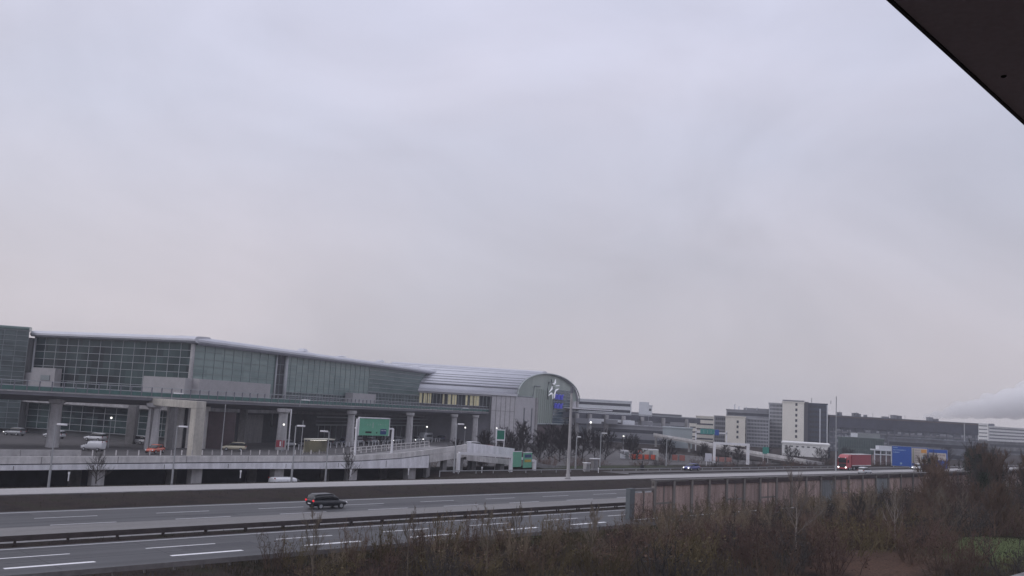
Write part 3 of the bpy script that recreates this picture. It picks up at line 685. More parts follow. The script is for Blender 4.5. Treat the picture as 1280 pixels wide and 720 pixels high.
for z in (.6, 3, 5.4, 7.8): b.box((0, .25, z), (.34, .5, .08))
b.build('brackets', STEEL, dp)
for i in range(36):
    t = MB(); t.tube([(0, 0, 0), (0, 0, 1.05)], .09, 6); t.blob((0, 0, 1.06), .1, 4); f = i / 35
    o = t.build('bollard', WHITE); o.location = (lerp(-44, -19.5, f) + .3 * math.sin(i), lerp(199, 283, f), 0); tag(o, 'small pale post in the line along the forecourt pavement under the elevated road', 'bollard', 'pale posts along the forecourt pavement')
# concrete portal (pillar + beam)
pt_ = thing('concrete_portal', 'weathered beige concrete portal frame standing before the elevated road', 'portal', (-53.5, 160.5, 0), math.atan2(12, -12.5))
b = MB(); b.b2(-.95, .95, -.9, .9, 0, 8.2); b.build('pillar', CONCB, pt_, bevel=.05)
b = MB(); b.b2(-.95, 17.5, -.9, .9, 8.22, 9.5); b.build('beam', CONCB, pt_, bevel=.05)
b = MB(); b.b2(16, 17.4, -.7, .7, 0, 8.2); b.build('pillar', CONCD, pt_)

# ------------------------------------------------------------------ vehicles
def superring(x, w, z0, z1, k=2.6, n=16, flat=.0):
    out = []
    for i in range(n):
        a = 2 * math.pi * (i + .5) / n; c, s_ = math.cos(a), math.sin(a)
        out.append((x, math.copysign(abs(c) ** (2 / k), c) * w, (z0 + z1) / 2 + math.copysign(abs(s_) ** (2 / k), s_) * (z1 - z0) / 2))
    return out
def make_car(name, label, paint, style='hatch', lights='off', extra_roof=None):
    """x forward, length ~4.4"""
    t = thing(name, label, 'car' if style != 'van' else 'van')
    if style == 'hatch':
        L_, Wd = 4.3, .88
        body = [(-2.15, .70, .45, .85), (-2.10, .80, .34, .98), (-1.7, .87, .22, 1.02), (-.6, .885, .2, 1.0), (.6, .885, .2, .97), (1.3, .87, .22, .93), (1.85, .82, .26, .80), (2.10, .72, .34, .68), (2.16, .60, .42, .58)]
        cab = [(-2.05, .60, .95, 1.0), (-1.75, .70, .93, 1.30), (-1.3, .68, .9, 1.46), (-.2, .67, .9, 1.50), (.35, .67, .9, 1.44), (1.25, .70, .9, .97)]
    elif style == 'wagon':
        L_, Wd = 4.6, .9
        body = [(-2.25, .72, .45, .95), (-2.2, .83, .34, 1.08), (-1.8, .89, .24, 1.1), (.6, .9, .22, 1.06), (1.4, .88, .24, 1.0), (1.95, .84, .28, .88), (2.2, .74, .36, .74), (2.28, .62, .44, .62)]
        cab = [(-2.15, .66, 1.0, 1.1), (-2.0, .72, 1.0, 1.52), (-1.6, .72, 1.0, 1.66), (.1, .70, 1.0, 1.68), (.5, .69, 1.0, 1.6), (1.3, .72, 1.0, 1.05)]
    else:
        L_, Wd = 5.0, .98
        body = [(-2.5, .90, .4, 1.95), (-2.45, .96, .3, 2.02), (-1.5, .98, .25, 2.05), (.6, .98, .25, 2.03), (1.05, .96, .25, 1.9), (1.6, .94, .25, 1.35), (2.1, .9, .28, 1.15), (2.42, .82, .34, .95), (2.5, .7, .44, .8)]
        cab = [(.9, .95, 1.15, 1.85), (1.3, .93, 1.1, 1.62), (1.68, .9, 1.1, 1.32)]
    b = MB(); b.loft([superring(x, w, a, c, 3.2) for x, w, a, c in body]); bo = b.build('body', paint, t, smooth=True)
    ss = bo.modifiers.new('s', 'SUBSURF'); ss.levels = 1; ss.render_levels = 1
    g_ = MB(); g_.loft([superring(x, w, a, c, 3.4) for x, w, a, c in cab]); g_.build('window_band', DGLASS, t, smooth=True)
    if style != 'van':
        rf = MB(); top = [(x, w, c) for x, w, a, c in cab[1:-1]]
        rf.loft([[(x, w * .98, c - .05), (x, w * .75, c + .015), (x, 0, c + .035), (x, -w * .75, c + .015), (x, -w * .98, c - .05), (x, 0, c - .06)] for x, w, c in top]); rf.build('roof', extra_roof or paint, t, smooth=True)
        for s_ in (1, -1):
            for xa, za, xb, zb in ((-1.25, .95, -1.35, 1.43), (.05, .95, 0, 1.45)):
                if style == 'hatch': pp = MB(); pp.tube([(xa, s_ * .70, za), (xb, s_ * .67, zb)], .045, 4); pp.build('pillar', paint, t)
    wx = (-1.32, 1.36) if style != 'van' else (-1.55, 1.6)
    for x in wx:
        for s_ in (1, -1):
            ty = MB(); y0 = s_ * (Wd - .21); y1 = s_ * (Wd + .015)
            ty.loft([[(x + .33 * math.cos(a), yy, .33 + .33 * math.sin(a)) for a in [2 * math.pi * k / 18 for k in range(18)]] for yy in (y0, y1)]); w_ = ty.build('wheel', BLACK, t)
            ri = MB(); ri.loft([[(x + rr_ * math.cos(a), yy, .33 + rr_ * math.sin(a)) for a in [2 * math.pi * k / 14 for k in range(14)]] for yy, rr_ in ((y1, .21), (y1 + s_ * .015, .2))]); ri.build('rim', STEEL, w_)
    fx = body[-2][0]; rx = body[1][0]; hz = body[-2][3] - .1; tz = body[1][3] - .14
    for s_ in (1, -1):
        h = MB(); h.blob((fx - .02, s_ * .60, hz), .13, 6); h.build('headlight', HEAD if lights in ('front', 'both') else WHITE, t)
        h = MB(); h.box((rx - .02, s_ * (body[1][1] - .14), tz), (.12, .24, .2)); h.build('taillight', TAILM if lights in ('rear', 'both') else TAILO, t, bevel=.03)
        if style != 'van' or True:
            h = MB(); h.box((cab[-1][0] - .45, s_ * (Wd + .06), 1.02 if style != 'van' else 1.3), (.14, .16, .12)); h.build('mirror', paint, t, bevel=.03)
    pl = MB(); pl.box((rx - .06, 0, .62), (.03, .5, .11)); pl.build('number_plate', WHITE, t)
    KID[t.name] = kids(t)
    for c in kids(t): KID[c.name] = kids(c)
    return t
def paintm(n, c, coat=.6, rough=.35): return mat(n, c, rough, .05, 2, coat=coat)
P_BLK = paintm('dark_car_paint', (.006, .008, .014), .3, .3); P_BLUE = paintm('blue_car_paint', (.06, .07, .24)); P_WHT = paintm('white_car_paint', (.62, .63, .66)); P_BEI = paintm('beige_car_paint', (.50, .46, .34)); P_SIL = paintm('silver_car_paint', (.30, .31, .33)); P_GRY = paintm('grey_car_paint', (.10, .105, .12)); P_ORG = paintm('orange_car_paint', (.50, .075, .03)); P_RED = paintm('red_car_paint', (.3, .02, .03))
def put(c, loc, rz): c.location = loc; c.rotation_euler = (0, 0, rz); return c
c = put(make_car('hatchback', 'black hatchback with a lit red taillight driving away on the motorway', P_BLK, 'wagon', 'rear'), W(54.8, 79.9, .03), A45); c.scale = (.92, .95, .88)
c = put(make_car('hatchback', 'blue hatchback with headlights on, on the side road near the small orange barriers', P_BLUE, 'hatch', 'front'), W(166, 109.6, .33), A45 + math.pi)
wv = put(make_car('delivery_van', 'white van passing low under the ramp bridge, half hidden by the verge', P_WHT, 'van'), W(71.4, 114.0, -1.84), A45); wv.scale = (1.05, 1, .86)
wc = put(make_car('estate_car', 'white car parked in the row under the terminal glass at far left', P_WHT, 'wagon'), (-116, 197.5, .05), R(165)); wc['group'] = 'white cars under the elevated road'
van = put(make_car('delivery_van', 'small white delivery van parked under the elevated road at the left', P_WHT, 'van'), (-70.8, 160, .1), R(175)); van.scale = (.78, .85, .85)
taxi = put(make_car('taxi', 'beige taxi standing behind the bollards beside the portal pillar', P_BEI, 'wagon'), (-52.6, 181, .1), R(190))
suv = put(make_car('estate_car', 'white car with headlights on at the top of the ramp above the white screens', P_WHT, 'wagon', 'front'), W(113, 121.5, 3.2), A45 + math.pi)
sd = put(make_car('hatchback', 'red car with glowing taillights just behind the white car on the ramp top', P_RED, 'hatch', 'rear'), W(120, 123.5, 2.7), A45)
oc = put(make_car('hatchback', 'orange car parked at the foot of the pale stair tower', P_ORG, 'hatch'), (-60.3, 160.5, .2), R(264))
_d = dup(wc, W(212, 92.5, .45), A45, 'white car on the motorway verge in front of the red lorry'); del _d['group']; _d.name = 'estate_car'
dup(suv, W(262, 99.5, .5), A45 + math.pi, 'white car with headlights on passing under the blue signs').name = 'estate_car'
parked = []
rnd = random.Random(11)
pal = {}
P_DKB = paintm('navy_car_paint', (.03, .04, .09))
for nm, pm_ in (('silver', P_SIL), ('grey', P_GRY), ('navy blue', P_DKB)):
    k = make_car('estate_car' if nm != 'grey' else 'hatchback', '', pm_, 'hatch' if nm == 'grey' else 'wagon', 'front' if nm == 'silver' else 'off'); pal[nm] = k
LBL = {'silver': 'silver car waiting in the shade under the elevated road', 'grey': 'dark grey car waiting in the shade under the elevated road', 'navy blue': 'navy car waiting in the shade under the elevated road', 'white': 'white car parked in the row under the terminal glass at far left'}
spots = []
for i, a in enumerate((.02, .075, .13, .18, .235)):
    q = Vector((-112, 196)).lerp(Vector((-74, 187)), i / 4); spots.append((q.x, q.y, R(165), 'white' if i != 1 else 'silver'))
for i in range(14):
    q = Vector((-48, 206)).lerp(Vector((-20, 292)), i / 13); spots.append((q.x + rnd.uniform(-1, 1), q.y, math.atan2(86, 28) + (math.pi if i % 3 else 0), rnd.choice(('silver', 'grey', 'navy blue', 'silver'))))
used = set()
for x, y, a, kcol in spots:
    src = wc if kcol == 'white' else pal[kcol]
    if kcol != 'white' and kcol not in used:
        used.add(kcol); o = put(src, (x, y, .05), a); o['label'] = LBL[kcol]; o['group'] = kcol + ' cars under the elevated road'
    else: o = dup(src, (x, y, .05), a, LBL[kcol], kcol + ' cars under the elevated road'); o.name = src.name.split('.')[0]
for nm in pal:
    if nm not in used: pal[nm].location = (-45, 212, .05)
# minibus
bus = thing('minibus', 'pale grey minibus standing among the cars under the elevated road near the barrel hall', 'minibus', (-23.5, 277, .05), math.atan2(86, 28) + math.pi)
b = MB(); b.loft([superring(x, w, a, c_, 4.5) for x, w, a, c_ in ((-3.2, .98, .35, 2.6), (-3.1, 1.08, .3, 2.75), (2.6, 1.08, .3, 2.75), (3.1, 1.02, .3, 2.0), (3.4, .9, .4, 1.2))]); b.build('body', P_SIL, bus, smooth=True)
b = MB(); b.b2(-2.9, 2.6, -1.1, 1.1, 1.45, 2.2); b.build('window_band', DGLASS, bus, bevel=.05)
for x in (-2, 2.2):
    for s_ in (1, -1): b = MB(); b.loft([[(x + .38 * math.cos(a), yy, .38 + .38 * math.sin(a)) for a in [2 * math.pi * k / 14 for k in range(14)]] for yy in (s_ * .85, s_ * 1.1)]); b.build('wheel', BLACK, bus)
for s_ in (1, -1): b = MB(); b.blob((3.36, s_ * .7, .85), .16, 6); b.build('headlight', HEAD, bus)

# red lorry
lo = thing('lorry', 'red box lorry with lit headlights on the side road', 'lorry', W(222, 102.6, .47), A45 + math.pi)   # x forward = towards -u
CABR = mat('lorry_cab_paint', (.38, .05, .06), .35, .06, 1, coat=.4)
b = MB(); b.loft([[(x, w * sy, z) for sy, z in ((-1, .7), (-1, zt - .3), (-.9, zt), (.9, zt), (1, zt - .3), (1, .7))] for x, w, zt in ((-2.3, 1.24, 3.9), (-1.2, 1.24, 3.85), (-.3, 1.24, 3.3), (0, 1.18, 2.9))]); b.build('cab', CABR, lo)
b = MB(); b.b2(-.02, .05, -1.05, 1.05, 1.8, 2.75); b.build('windscreen', DGLASS, lo, bevel=.03)
b = MB(); b.b2(-.02, .06, -1.0, 1.0, .55, 1.7); b.build('grille', BLACK, lo, bevel=.03)
b = MB(); b.b2(-.3, .1, -1.25, 1.25, .35, .7); b.build('bumper', CABR, lo, bevel=.05)
b = MB(); b.b2(-.6, .15, -1.1, 1.1, 2.8, 3.05); b.build('sun_visor', BLACK, lo)
b = MB(); b.b2(-14, -2.7, -1.27, 1.27, 1.15, 3.95); tr = b.build('box_body', RED, lo, bevel=.04)
b = MB(); b.b2(-13.9, -2.8, -1.29, 1.29, 1.1, 1.32); b.build('side_rail', FASC2, lo)
b = MB(); b.b2(-14.02, -2.7, -1.29, 1.29, 3.9, 4.0); b.build('roof_rail', FASC2, lo)
b = MB(); b.b2(-13.5, -.5, -.6, .6, .6, 1.1); b.build('chassis', BLACK, lo)
for x in (-1.4, -4.0, -9.5, -10.8, -12.1):
    for s_ in (1, -1):
        b = MB(); b.loft([[(x + .5 * math.cos(a), yy, .5 + .5 * math.sin(a)) for a in [2 * math.pi * k / 18 for k in range(18)]] for yy in (s_ * .92, s_ * 1.24)]); w_ = b.build('wheel', BLACK, lo)
        b = MB(); b.loft([[(x + .26 * math.cos(a), yy, .5 + .26 * math.sin(a)) for a in [2 * math.pi * k / 12 for k in range(12)]] for yy in (s_ * 1.24, s_ * 1.26)]); b.build('rim', STEEL, w_)
for s_ in (1, -1):
    b = MB(); b.blob((.08, s_ * .95, .75), .19, 6); b.build('headlight', HEAD, lo)
    b = MB(); b.blob((.05, s_ * .85, 3.05), .15, 6); b.build('marker_lamp', WHITE, lo)
    b = MB(); b.b2(-.5, -.2, s_ * 1.3, s_ * 1.5, 1.9, 2.6); b.build('mirror', BLACK, lo)

# ------------------------------------------------------------------ lamps, masts, posts
def lamp(label, loc, h, rz=0.0, head='bar', r=.09, lit=False, lean=0, arm=.9, group=None):
    t = thing('street_lamp', label, 'street lamp', loc, rz, group)
    b = MB(); b.tube([(0, 0, -.5), (0, 0, h * .25), (0, 0, h * .26), (0, 0, h)], [r * 1.5, r * 1.35, r, r * .75], 8); b.build('pole', STEEL, t, smooth=False)
    if head == 'bar':
        b = MB(); b.tube([(0, 0, h), (arm * .5, 0, h + .05)], .05, 5); b.build('arm', STEEL, t)
        b = MB(); b.loft([[(x, y * w, h + .02 + z) for y, z in ((-1, 0), (-.8, .13), (.8, .13), (1, 0), (.7, -.1), (-.7, -.1))] for x, w in ((arm * .2, .1), (arm * .5, .2), (arm * 1.15, .2), (arm * 1.4, .1))]); b.build('lamp_head', GLOW if lit else WHITE, t)
    elif head == 'double':
        for s_ in (-1, 1):
            b = MB(); b.box((s_ * .55, 0, h + .05), (.8, .28, .14)); b.build('lamp_head', GLOW if lit else WHITE, t, bevel=.04)
    elif head == 'ball':
        b = MB(); b.blob((0, 0, h + .12), .2, 8); b.build('lamp_globe', GLOW if lit else WHITE, t, smooth=True)
    return t
LN = 'grey street lamp behind the pale lane, '
lamp(LN + 'leftmost one, in front of the concrete barrier blocks', W(37.6, 108.6, .1), 6.5, 0, 'bar', .10)
lamp(LN + 'in front of the weathered portal pillar', W(51.9, 108.8, .1), 6.6, 0, 'bar', .09)
lamp(LN + 'rising behind the white car beneath the ramp', W(69.0, 109.3, .1), 7.1, 0, 'bar', .10)
lamp(LN + 'beside the small leafless tree before the ramp', W(74.6, 109.5, .1), 6.4, R(180), 'bar', .09)
lamp('tall grey street lamp where the ramp rises, near its thin piers', W(102.4, 113.6, .1), 8.0, 0, 'bar', .12)
lamp('grey street lamp close behind the tall mast', W(139.4, 119, .1), 6.2, 0, 'bar', .12, arm=.6)
lamp('grey street lamp on the grass in front of the dark bare trees', W(150.7, 122, .1), 7.0, 0, 'bar', .11)
lamp('grey street lamp standing between the two lots of orange barriers', W(175.2, 122.5, .1), 6.6, 0, 'bar', .12)
lamp('pale lamp post in front of the long dark building at far right', W(418, 139, 0), 15.5, 0, 'none', .28)
lamp('slim lamp post at the right edge of the white tower', W(214, 100.5, .4), 18.0, 0, 'none', .14)
mt = thing('mast', 'tall thick grey mast standing on the pale lane verge before the arched hall', 'mast', W(112.6, 97.6, 0))
b = MB(); b.tube([(0, 0, 0), (0, 0, 1.2), (0, 0, 1.25), (0, 0, 12), (0, 0, 14.2)], [.34, .34, .27, .2, .17], 12); b.build('pole', CONC, mt, smooth=False)
b = MB(); b.tube([(0, 0, 14.2), (0, 0, 15.2)], .26, 10); b.build('mast_head', SILVD, mt)
b = MB(); b.tube([(0, 0, .42), (0, 0, .56)], .5, 12); b.build('base_plate', CONCD, mt)
# lamps further back on the forecourt
FL_ = [((-50.2, 165), 9.2, 'double', 'thin tall lamp post behind the bollards right of the taxi'), ((-36.5, 167), 7.0, 'double', 'thin tall lamp post behind the ramp between two lit lamps')]
for (x, y), h, k, l in FL_: lamp(l, (x, y, 0), h, 0, 'none', .08)
k0 = None
for i, (x, y, h) in enumerate(((-72.5, 170, 5.4), (-44.5, 186, 5.2), (-33, 208, 5.3), (-27.5, 214, 5.4), (-19.5, 232, 5.6), (-10.5, 247, 5.8), (-2.2, 262, 5.8), (6.2, 276, 5.6))):
    lb = 'small lit lamp on a thin post in the forecourt under the elevated road'
    if k0 is None: k0 = lamp(lb, (x, y, 0), h, 0, 'ball', .07, True, group='small lit lamps on the forecourt')
    else: dup(k0, (x, y, 0), label=lb).name = 'street_lamp'
for i, (x, y, h) in enumerate(((24.5, 262, 9.0), (28.5, 262, 5.6), (34.4, 265, 5.4))):
    lb = 'lit lamp glowing among the dark bare trees right of the arched hall'
    dup(k0, (x, y, 0), label=lb, group='lit lamps among the bare trees', scale=(1.4, 1.4, h / 5.8)).name = 'street_lamp'
# floating luminaires along the railing of the elevated road and front of hall: wide flat heads on posts
k1 = None
for i, (x, y, z) in enumerate(((-62.5, 172, 9.7), (-44.6, 199.5, 9.7), (-13.5, 283, 9.7))):
    lb = ('white flat lamp head on the elevated road railing, ' + ('near the pale stair block', 'below the second pale block', 'in front of the lit hall windows')[i])
    t = lamp(lb, (x, y, z), .9, 0, 'bar', .06, arm=1.5)
for i in range(4):
    q = W(58 + i * 9, 108.9, .1)
# marker posts
for i, (u_, n_) in enumerate(((40.3, 110.4), (62.0, 110.5), (79.2, 110.0), (90.5, 110.8), (133.8, 108.6), (107.8, 112.6))):
    m = MB(); m.tube([(0, 0, -.1), (0, 0, .65)], .07, 6); m.box((0, 0, .78), (.22, .1, .25)); o = m.build('marker_post', WHITE); o.location = W(u_, n_, .28)
    tag(o, 'short white marker post on the verge behind the pale lane', 'marker post', 'marker posts on the verge')
sg = thing('traffic_bollard', 'black squat post standing where the side road begins', 'bollard', W(153.5, 113.2, .2))
m = MB(); m.box((0, 0, .5), (.7, .7, 1.0)); m.build('base', BLACK, sg); m = MB(); m.tube([(0, 0, 1), (0, 0, 1.8)], .12, 6); m.build('stem', BLACK, sg)
for i, (u_, n_, w, h) in enumerate(((135.0, 112.5, 1.1, 1.5), (138.6, 113.5, 1.3, 2.2))):
    t = thing('switch_cabinet', ('small grey switch cabinet' if i == 0 else 'taller grey kiosk with overhanging white top') + ' on the grass right of the tall mast', 'cabinet', W(u_, n_, .2), A45)
    m = MB(); m.b2(-w / 2, w / 2, -.4, .4, 0, h); m.build('body', CONC if i == 0 else CONCD, t, bevel=.03)
    m = MB(); m.b2(-w / 2 - .1 - .25 * i, w / 2 + .1 + .25 * i, -.5, .5, h, h + .15); m.build('top', WHITE, t)
    m = MB(); m.b2(-w / 2 + .15, w / 2 - .15, -.43, -.4, .2, h - .2); m.build('door', CONCD, t)

# ------------------------------------------------------------------ road signs
def face_to_cam(x, y): return math.atan2(-x, y) * .8   # signs square on to the traffic coming this way
def scribble(b, x0, x1, z, h, y, rnd_, gap=.25):
    x = x0
    while x < x1:
        w = rnd_.uniform(.12, .3); w = min(w, x1 - x)
        b.b2(x, x + w * .35, y - .012, y, z, z + h); b.b2(x, x + w * .8, y - .013, y, z + h * rnd_.choice((0, .4, .8)), z + h * .2 + h * rnd_.choice((0, .4, .8)) ) if w > .1 else None
        x += w + gap * rnd_.uniform(.3, 1)
rs = random.Random(5)
# green overhead sign over the ramp
p0, p1 = W(85.4, 118), W(92.6, 118)
gs = thing('overhead_sign', 'large green overhead road sign on white posts above the ramp bridge', 'road sign', (p0.x, p0.y, 0), math.atan2((p1 - p0).y, (p1 - p0).x))
ln = (p1 - p0).length
b = MB(); b.tube([(0, 0, 1.6), (0, 0, 8.3)], .16, 8); b.build('post', WHITE, gs); b = MB(); b.tube([(ln, 0, 1.9), (ln, 0, 6.9)], .2, 8); b.build('post', WHITE, gs)
b = MB(); b.b2(-.1, ln + .2, .1, .35, 6.75, 7.0); b.build('crossbeam', WHITE, gs)
b = MB(); b.b2(.35, 6.2, -.2, .1, 5.75, 8.4); pn = b.build('sign_panel', GREEN, gs)
b = MB(); b.b2(.3, 6.25, -.3, .12, 8.4, 8.58); b.b2(.22, .35, -.22, .1, 5.7, 8.4); b.b2(6.2, 6.33, -.22, .1, 5.7, 8.4); b.build('frame', FASC, gs)
b = MB(); scribble(b, 1.9, 3.2, 7.3, .25, -.2, rs); scribble(b, 4.0, 5.8, 7.4, .2, -.2, rs); b.b2(2.9, 3.1, -.215, -.2, 6.9, 7.8); b.build('legend', mat('legend_grey', (.28, .42, .36), .5, .1, 1), pn)
b = MB(); b.b2(1.6, 2.8, -.22, -.2, 6.1, 6.38); b.b2(3.7, 3.9, -.22, -.2, 6.1, 6.3); b.build('dark_field', BLACK, pn)
b = MB(); b.b2(4.5, 5.7, -.22, -.2, 5.95, 6.8); b.build('pictogram_field', mat('navy', (.02, .05, .16), .5, .1, 1), pn)
b = MB(); scribble(b, 4.6, 5.6, 6.5, .16, -.222, rs, .1); b.build('pictogram', WHITE, pn)
# white gantry with two pale green signs (lower road)
p0, p1 = W(104.5, 115), W(116.4, 114.3)
gt = thing('sign_gantry', 'low white gantry carrying two pale green road signs beside the ramp screens', 'road sign', (p0.x, p0.y, 0), math.atan2((p1 - p0).y, (p1 - p0).x))
ln = (p1 - p0).length; dd = W(124.3, 116) - p0; ca, sa = math.cos(-gt.rotation_euler.z), math.sin(-gt.rotation_euler.z); q = Vector((dd.x * ca - dd.y * sa, dd.x * sa + dd.y * ca))
for x, y, z in ((0, 0, 3.3), (ln, 0, 2.85), (q.x, q.y, 2.0)):
    b = MB(); b.b2(x - .25, x + .25, y - .25, y + .25, -.3, z); b.build('post', WHITE, gt)
b = MB(); b.loft([[(x, y - .2, z - .45), (x, y + .2, z - .45), (x, y + .2, z), (x, y - .2, z)] for x, y, z in ((0, 0, 3.5), (ln, 0, 3.0), (q.x, q.y, 2.1))]); b.build('crossbeam', WHITE, gt)
for nm, xa, xb, za, zb in (('left', ln + .2, ln + 2.9, .95, 3.6), ('right', ln + 3.6, ln + 6.4, .75, 3.4)):
    fy = lambda x: (x - ln) / (q.x - ln) * q.y - .35
    b = MB(); b.loft([[(x, fy(x), za), (x, fy(x) + .12, za), (x, fy(x) + .12, zb), (x, fy(x), zb)] for x in (xa, xb)]); pn = b.build('sign_panel', GREEN, gt)
    b = MB(); b.loft([[(x, fy(x) - .03, zb), (x, fy(x) + .14, zb), (x, fy(x) + .14, zb + .12), (x, fy(x) - .03, zb + .12)] for x in (xa, xb)]); b.build('frame', FASC, pn)
    if nm == 'right':
        for (a, b__, z0, z1, m) in ((.12, .9, 2.55, 3.1, mat('navy', (.02, .05, .16))), (.12, .9, 1.75, 2.2, mat('amber', (.45, .33, .05), .5, .2, 2))):
            f = MB(); f.loft([[(x, fy(x) - .03, z0), (x, fy(x), z0), (x, fy(x), z1), (x, fy(x) - .03, z1)] for x in (lerp(xa, xb, a), lerp(xa, xb, b__))]); f.build('legend_field', m, pn)
# backlit deep green sign on two posts
q = W(117.6, 118.5); t = thing('direction_sign', 'tall dark green direction sign in a white frame above the white screens', 'road sign', (q.x, q.y, 0), R(20))
for x in (-.75, .75): b = MB(); b.tube([(x, 0, 0), (x, 0, 7.2)], .07, 6); b.build('post', WHITE, t)
b = MB(); b.b2(-.85, .85, -.1, .1, 5.3, 7.3); b.build('sign_frame', FASC, t); b = MB(); b.b2(-.7, .7, -.13, -.09, 5.55, 7.15); b.build('sign_panel', GREEND, t)
# three blue motorway signs
for i, (x, y, z0, z1, w, lb) in enumerate(((117.2, 271, .7, 6.4, 5.3, 'blue motorway sign with three short white lines of text, left of the three'), (122.7, 272, .3, 6.3, 5.2, 'blue motorway sign with a large cream field of text and an orange box'), (128.7, 273, -.2, 6.0, 5.4, 'blue motorway sign with a white band of text, right of the three'))):
    t = thing('motorway_sign', lb, 'road sign', (x, y, 0), R(-14))
    for s_ in (-1, 1): b = MB(); b.b2(s_ * w * .42 - .12, s_ * w * .42 + .12, .15, .4, -.5, z1 - .3); b.build('post', STEEL, t)
    b = MB(); b.b2(-w / 2, w / 2, 0, .12, z0, z1); pn = b.build('sign_panel', BLUE, t)
    b = MB(); b.b2(-w / 2 - .08, w / 2 + .08, .02, .16, z0 - .08, z0 - .002); b.b2(-w / 2 - .08, w / 2 + .08, .02, .16, z1 + .002, z1 + .08); b.b2(-w / 2 - .1, -w / 2 - .002, .02, .16, z0, z1); b.b2(w / 2 + .002, w / 2 + .1, .02, .16, z0, z1); b.build('frame', STEEL, pn)
    CRM = mat('cream_field', (.46, .42, .38), .6, .08, 1)
    if i == 0:
        b = MB(); 
        for k, wd_ in enumerate((.22, .66, .34)): scribble(b, -w / 2 + .3, -w / 2 + .3 + w * wd_, z1 - .55 - k * .68, .3, 0, rs, .08)
        b.build('legend', mat('legend_blue_white', (.32, .45, .62), .5, .1, 1), pn)
    if i == 1:
        b = MB(); b.b2(-w / 2 + .25, w / 2 - .3, -.02, 0, z0 + 1.35, z1 - .2); b.build('text_field', CRM, pn)
        b = MB(); b.b2(w / 2 - 2.0, w / 2 - .5, -.035, -.02, z1 - 1.5, z1 - .5); b.build('orange_box', mat('sign_orange', (.55, .26, .06), .5, .1, 1), pn)
        b = MB(); b.b2(-w / 2 + .95, -w / 2 + 1.15, -.035, -.02, z0 + 1.6, z1 - .4); b.build('road_line', mat('line_olive', (.25, .27, .13), .5, .1, 1), pn)
        b = MB()
        for k in range(5): scribble(b, -w / 2 + 1.5, w / 2 - 2.2 + (k > 1) * .0, z1 - .95 - k * .75, .24, -.02, rs, .07)
        scribble(b, w / 2 - 2, w / 2 - .6, z0 + 2.0, .2, -.02, rs, .07); b.build('legend', mat('legend_brown', (.16, .10, .13), .5, .1, 1), pn)
        b = MB(); b.blob((w / 2 - 1.3, -.02, z0 + 3.1), .45, 6); b.build('symbol', mat('pale_blue', (.25, .38, .52), .5, .1, 1), pn)
    if i == 2:
        b = MB(); b.b2(-w / 2 + .15, w / 2 - .35, -.02, 0, z1 - 3.1, z1 - 1.0); b.build('text_field', CRM, pn)
        b = MB(); scribble(b, -w / 2 + .4, w / 2 - .6, z1 - 1.9, .6, -.02, rs, .06); scribble(b, -w / 2 + .4, w / 2 - 1.6, z1 - 2.8, .5, -.02, rs, .06); b.build('legend', mat('legend_brown', (.16, .10, .13)), pn)
    b = MB(); b.tube([(-.2 + i * .4, -.03, z0 + .75), (-.2 + i * .4, 0, z0 + .75)], .32, 12); b.build('symbol', mat('pale_blue', (.25, .38, .52)), pn)

# ------------------------------------------------------------------ distant buildings
def block(name, label, p, q, depth, z0, z1, wm, floors=0, wcol=None, style='bands', roof=None, cols=0, cat='building', frac=.5, side=True, turn=True):
    """front face p->q (left to right as seen), depth goes away from the camera"""
    p = Vector(p); q = Vector(q)
    if turn and abs(p.y - q.y) < 14:
        w_ = (p + q).normalized(); q = q * (p.dot(w_) / q.dot(w_))      # square to the street it faces
    d = (q - p).normalized(); n = Vector((-d.y, d.x)); L_ = (q - p).length
    t = thing(name, label, cat, (p.x, p.y, 0), math.atan2(d.y, d.x))
    b = MB(); b.b2(0, L_, 0, depth, z0, z1); b.build('wall', wm, t)
    wg = wcol or DGLASS
    if floors:
        fh = (z1 - z0) / floors
        for k in range(floors):
            zc = z0 + fh * (k + .5)
            if style == 'bands':
                b = MB(); b.b2(.5, L_ - .5, -.05, .05, zc - fh * frac / 2, zc + fh * frac / 2)
                if side: b.b2(-.05, .05, .6, depth - .6, zc - fh * frac / 2, zc + fh * frac / 2)
                b.build('window_band', wg, t)
            elif style == 'spots':
                for c_ in range(cols):
                    x = L_ * (c_ + .5) / cols; b = MB(); b.b2(x - .55, x + .55, -.06, .05, zc - .65, zc + .65); b.build('window', wg, t)
        if style == 'bands' and cols:
            b = MB()
            for k in range(cols + 1): x = .5 + (L_ - 1) * k / cols; b.b2(x - .12, x + .12, -.12, .0, z0 + .2, z1 - .4)
            b.build('mullions', wm, t)
    r = MB(); r.b2(-.25, L_ + .25, -.25, depth + .25, z1, z1 + .5); r.build('roof', roof or wm, t)
    return t
def far(x, D): return (KX(x) * D, D)
def KX(x):
    T_ = [(725, .0815), (793, .1407), (893, .2279), (907, .2401), (933, .2628), (961, .2873), (978, .3021), (1004, .3248), (1010, .3301), (1034, .3511), (1047, .3624), (1105, .4131), (1222, .5156), (1236, .5278), (1280, .5664), (1330, .612)]
    if x < 725: return .0815 + (x - 725) * .00087
    return tab(x, T_)
OFW = mat('far_white_wall', (.60, .62, .66), .7, .08, .3); GRYW = mat('far_grey_wall', (.22, .225, .25), .75, .15, .1); BEIW = mat('far_beige_wall', (.66, .63, .57), .8, .08, .2)
DKW = mat('far_dark_wall', (.12, .13, .155), .7, .3, .15, fine=(.5, .2)); BLW = mat('far_blue_glass', (.06, .075, .11), .25, .2, .3); TEAL = mat('teal_trim', (.05, .25, .23), .6, .1, 1)
FW_ = mat('far_window', (.05, .055, .07), .15, .3, .4); RO = mat('far_roof', (.11, .115, .125), .7, .2, .3)
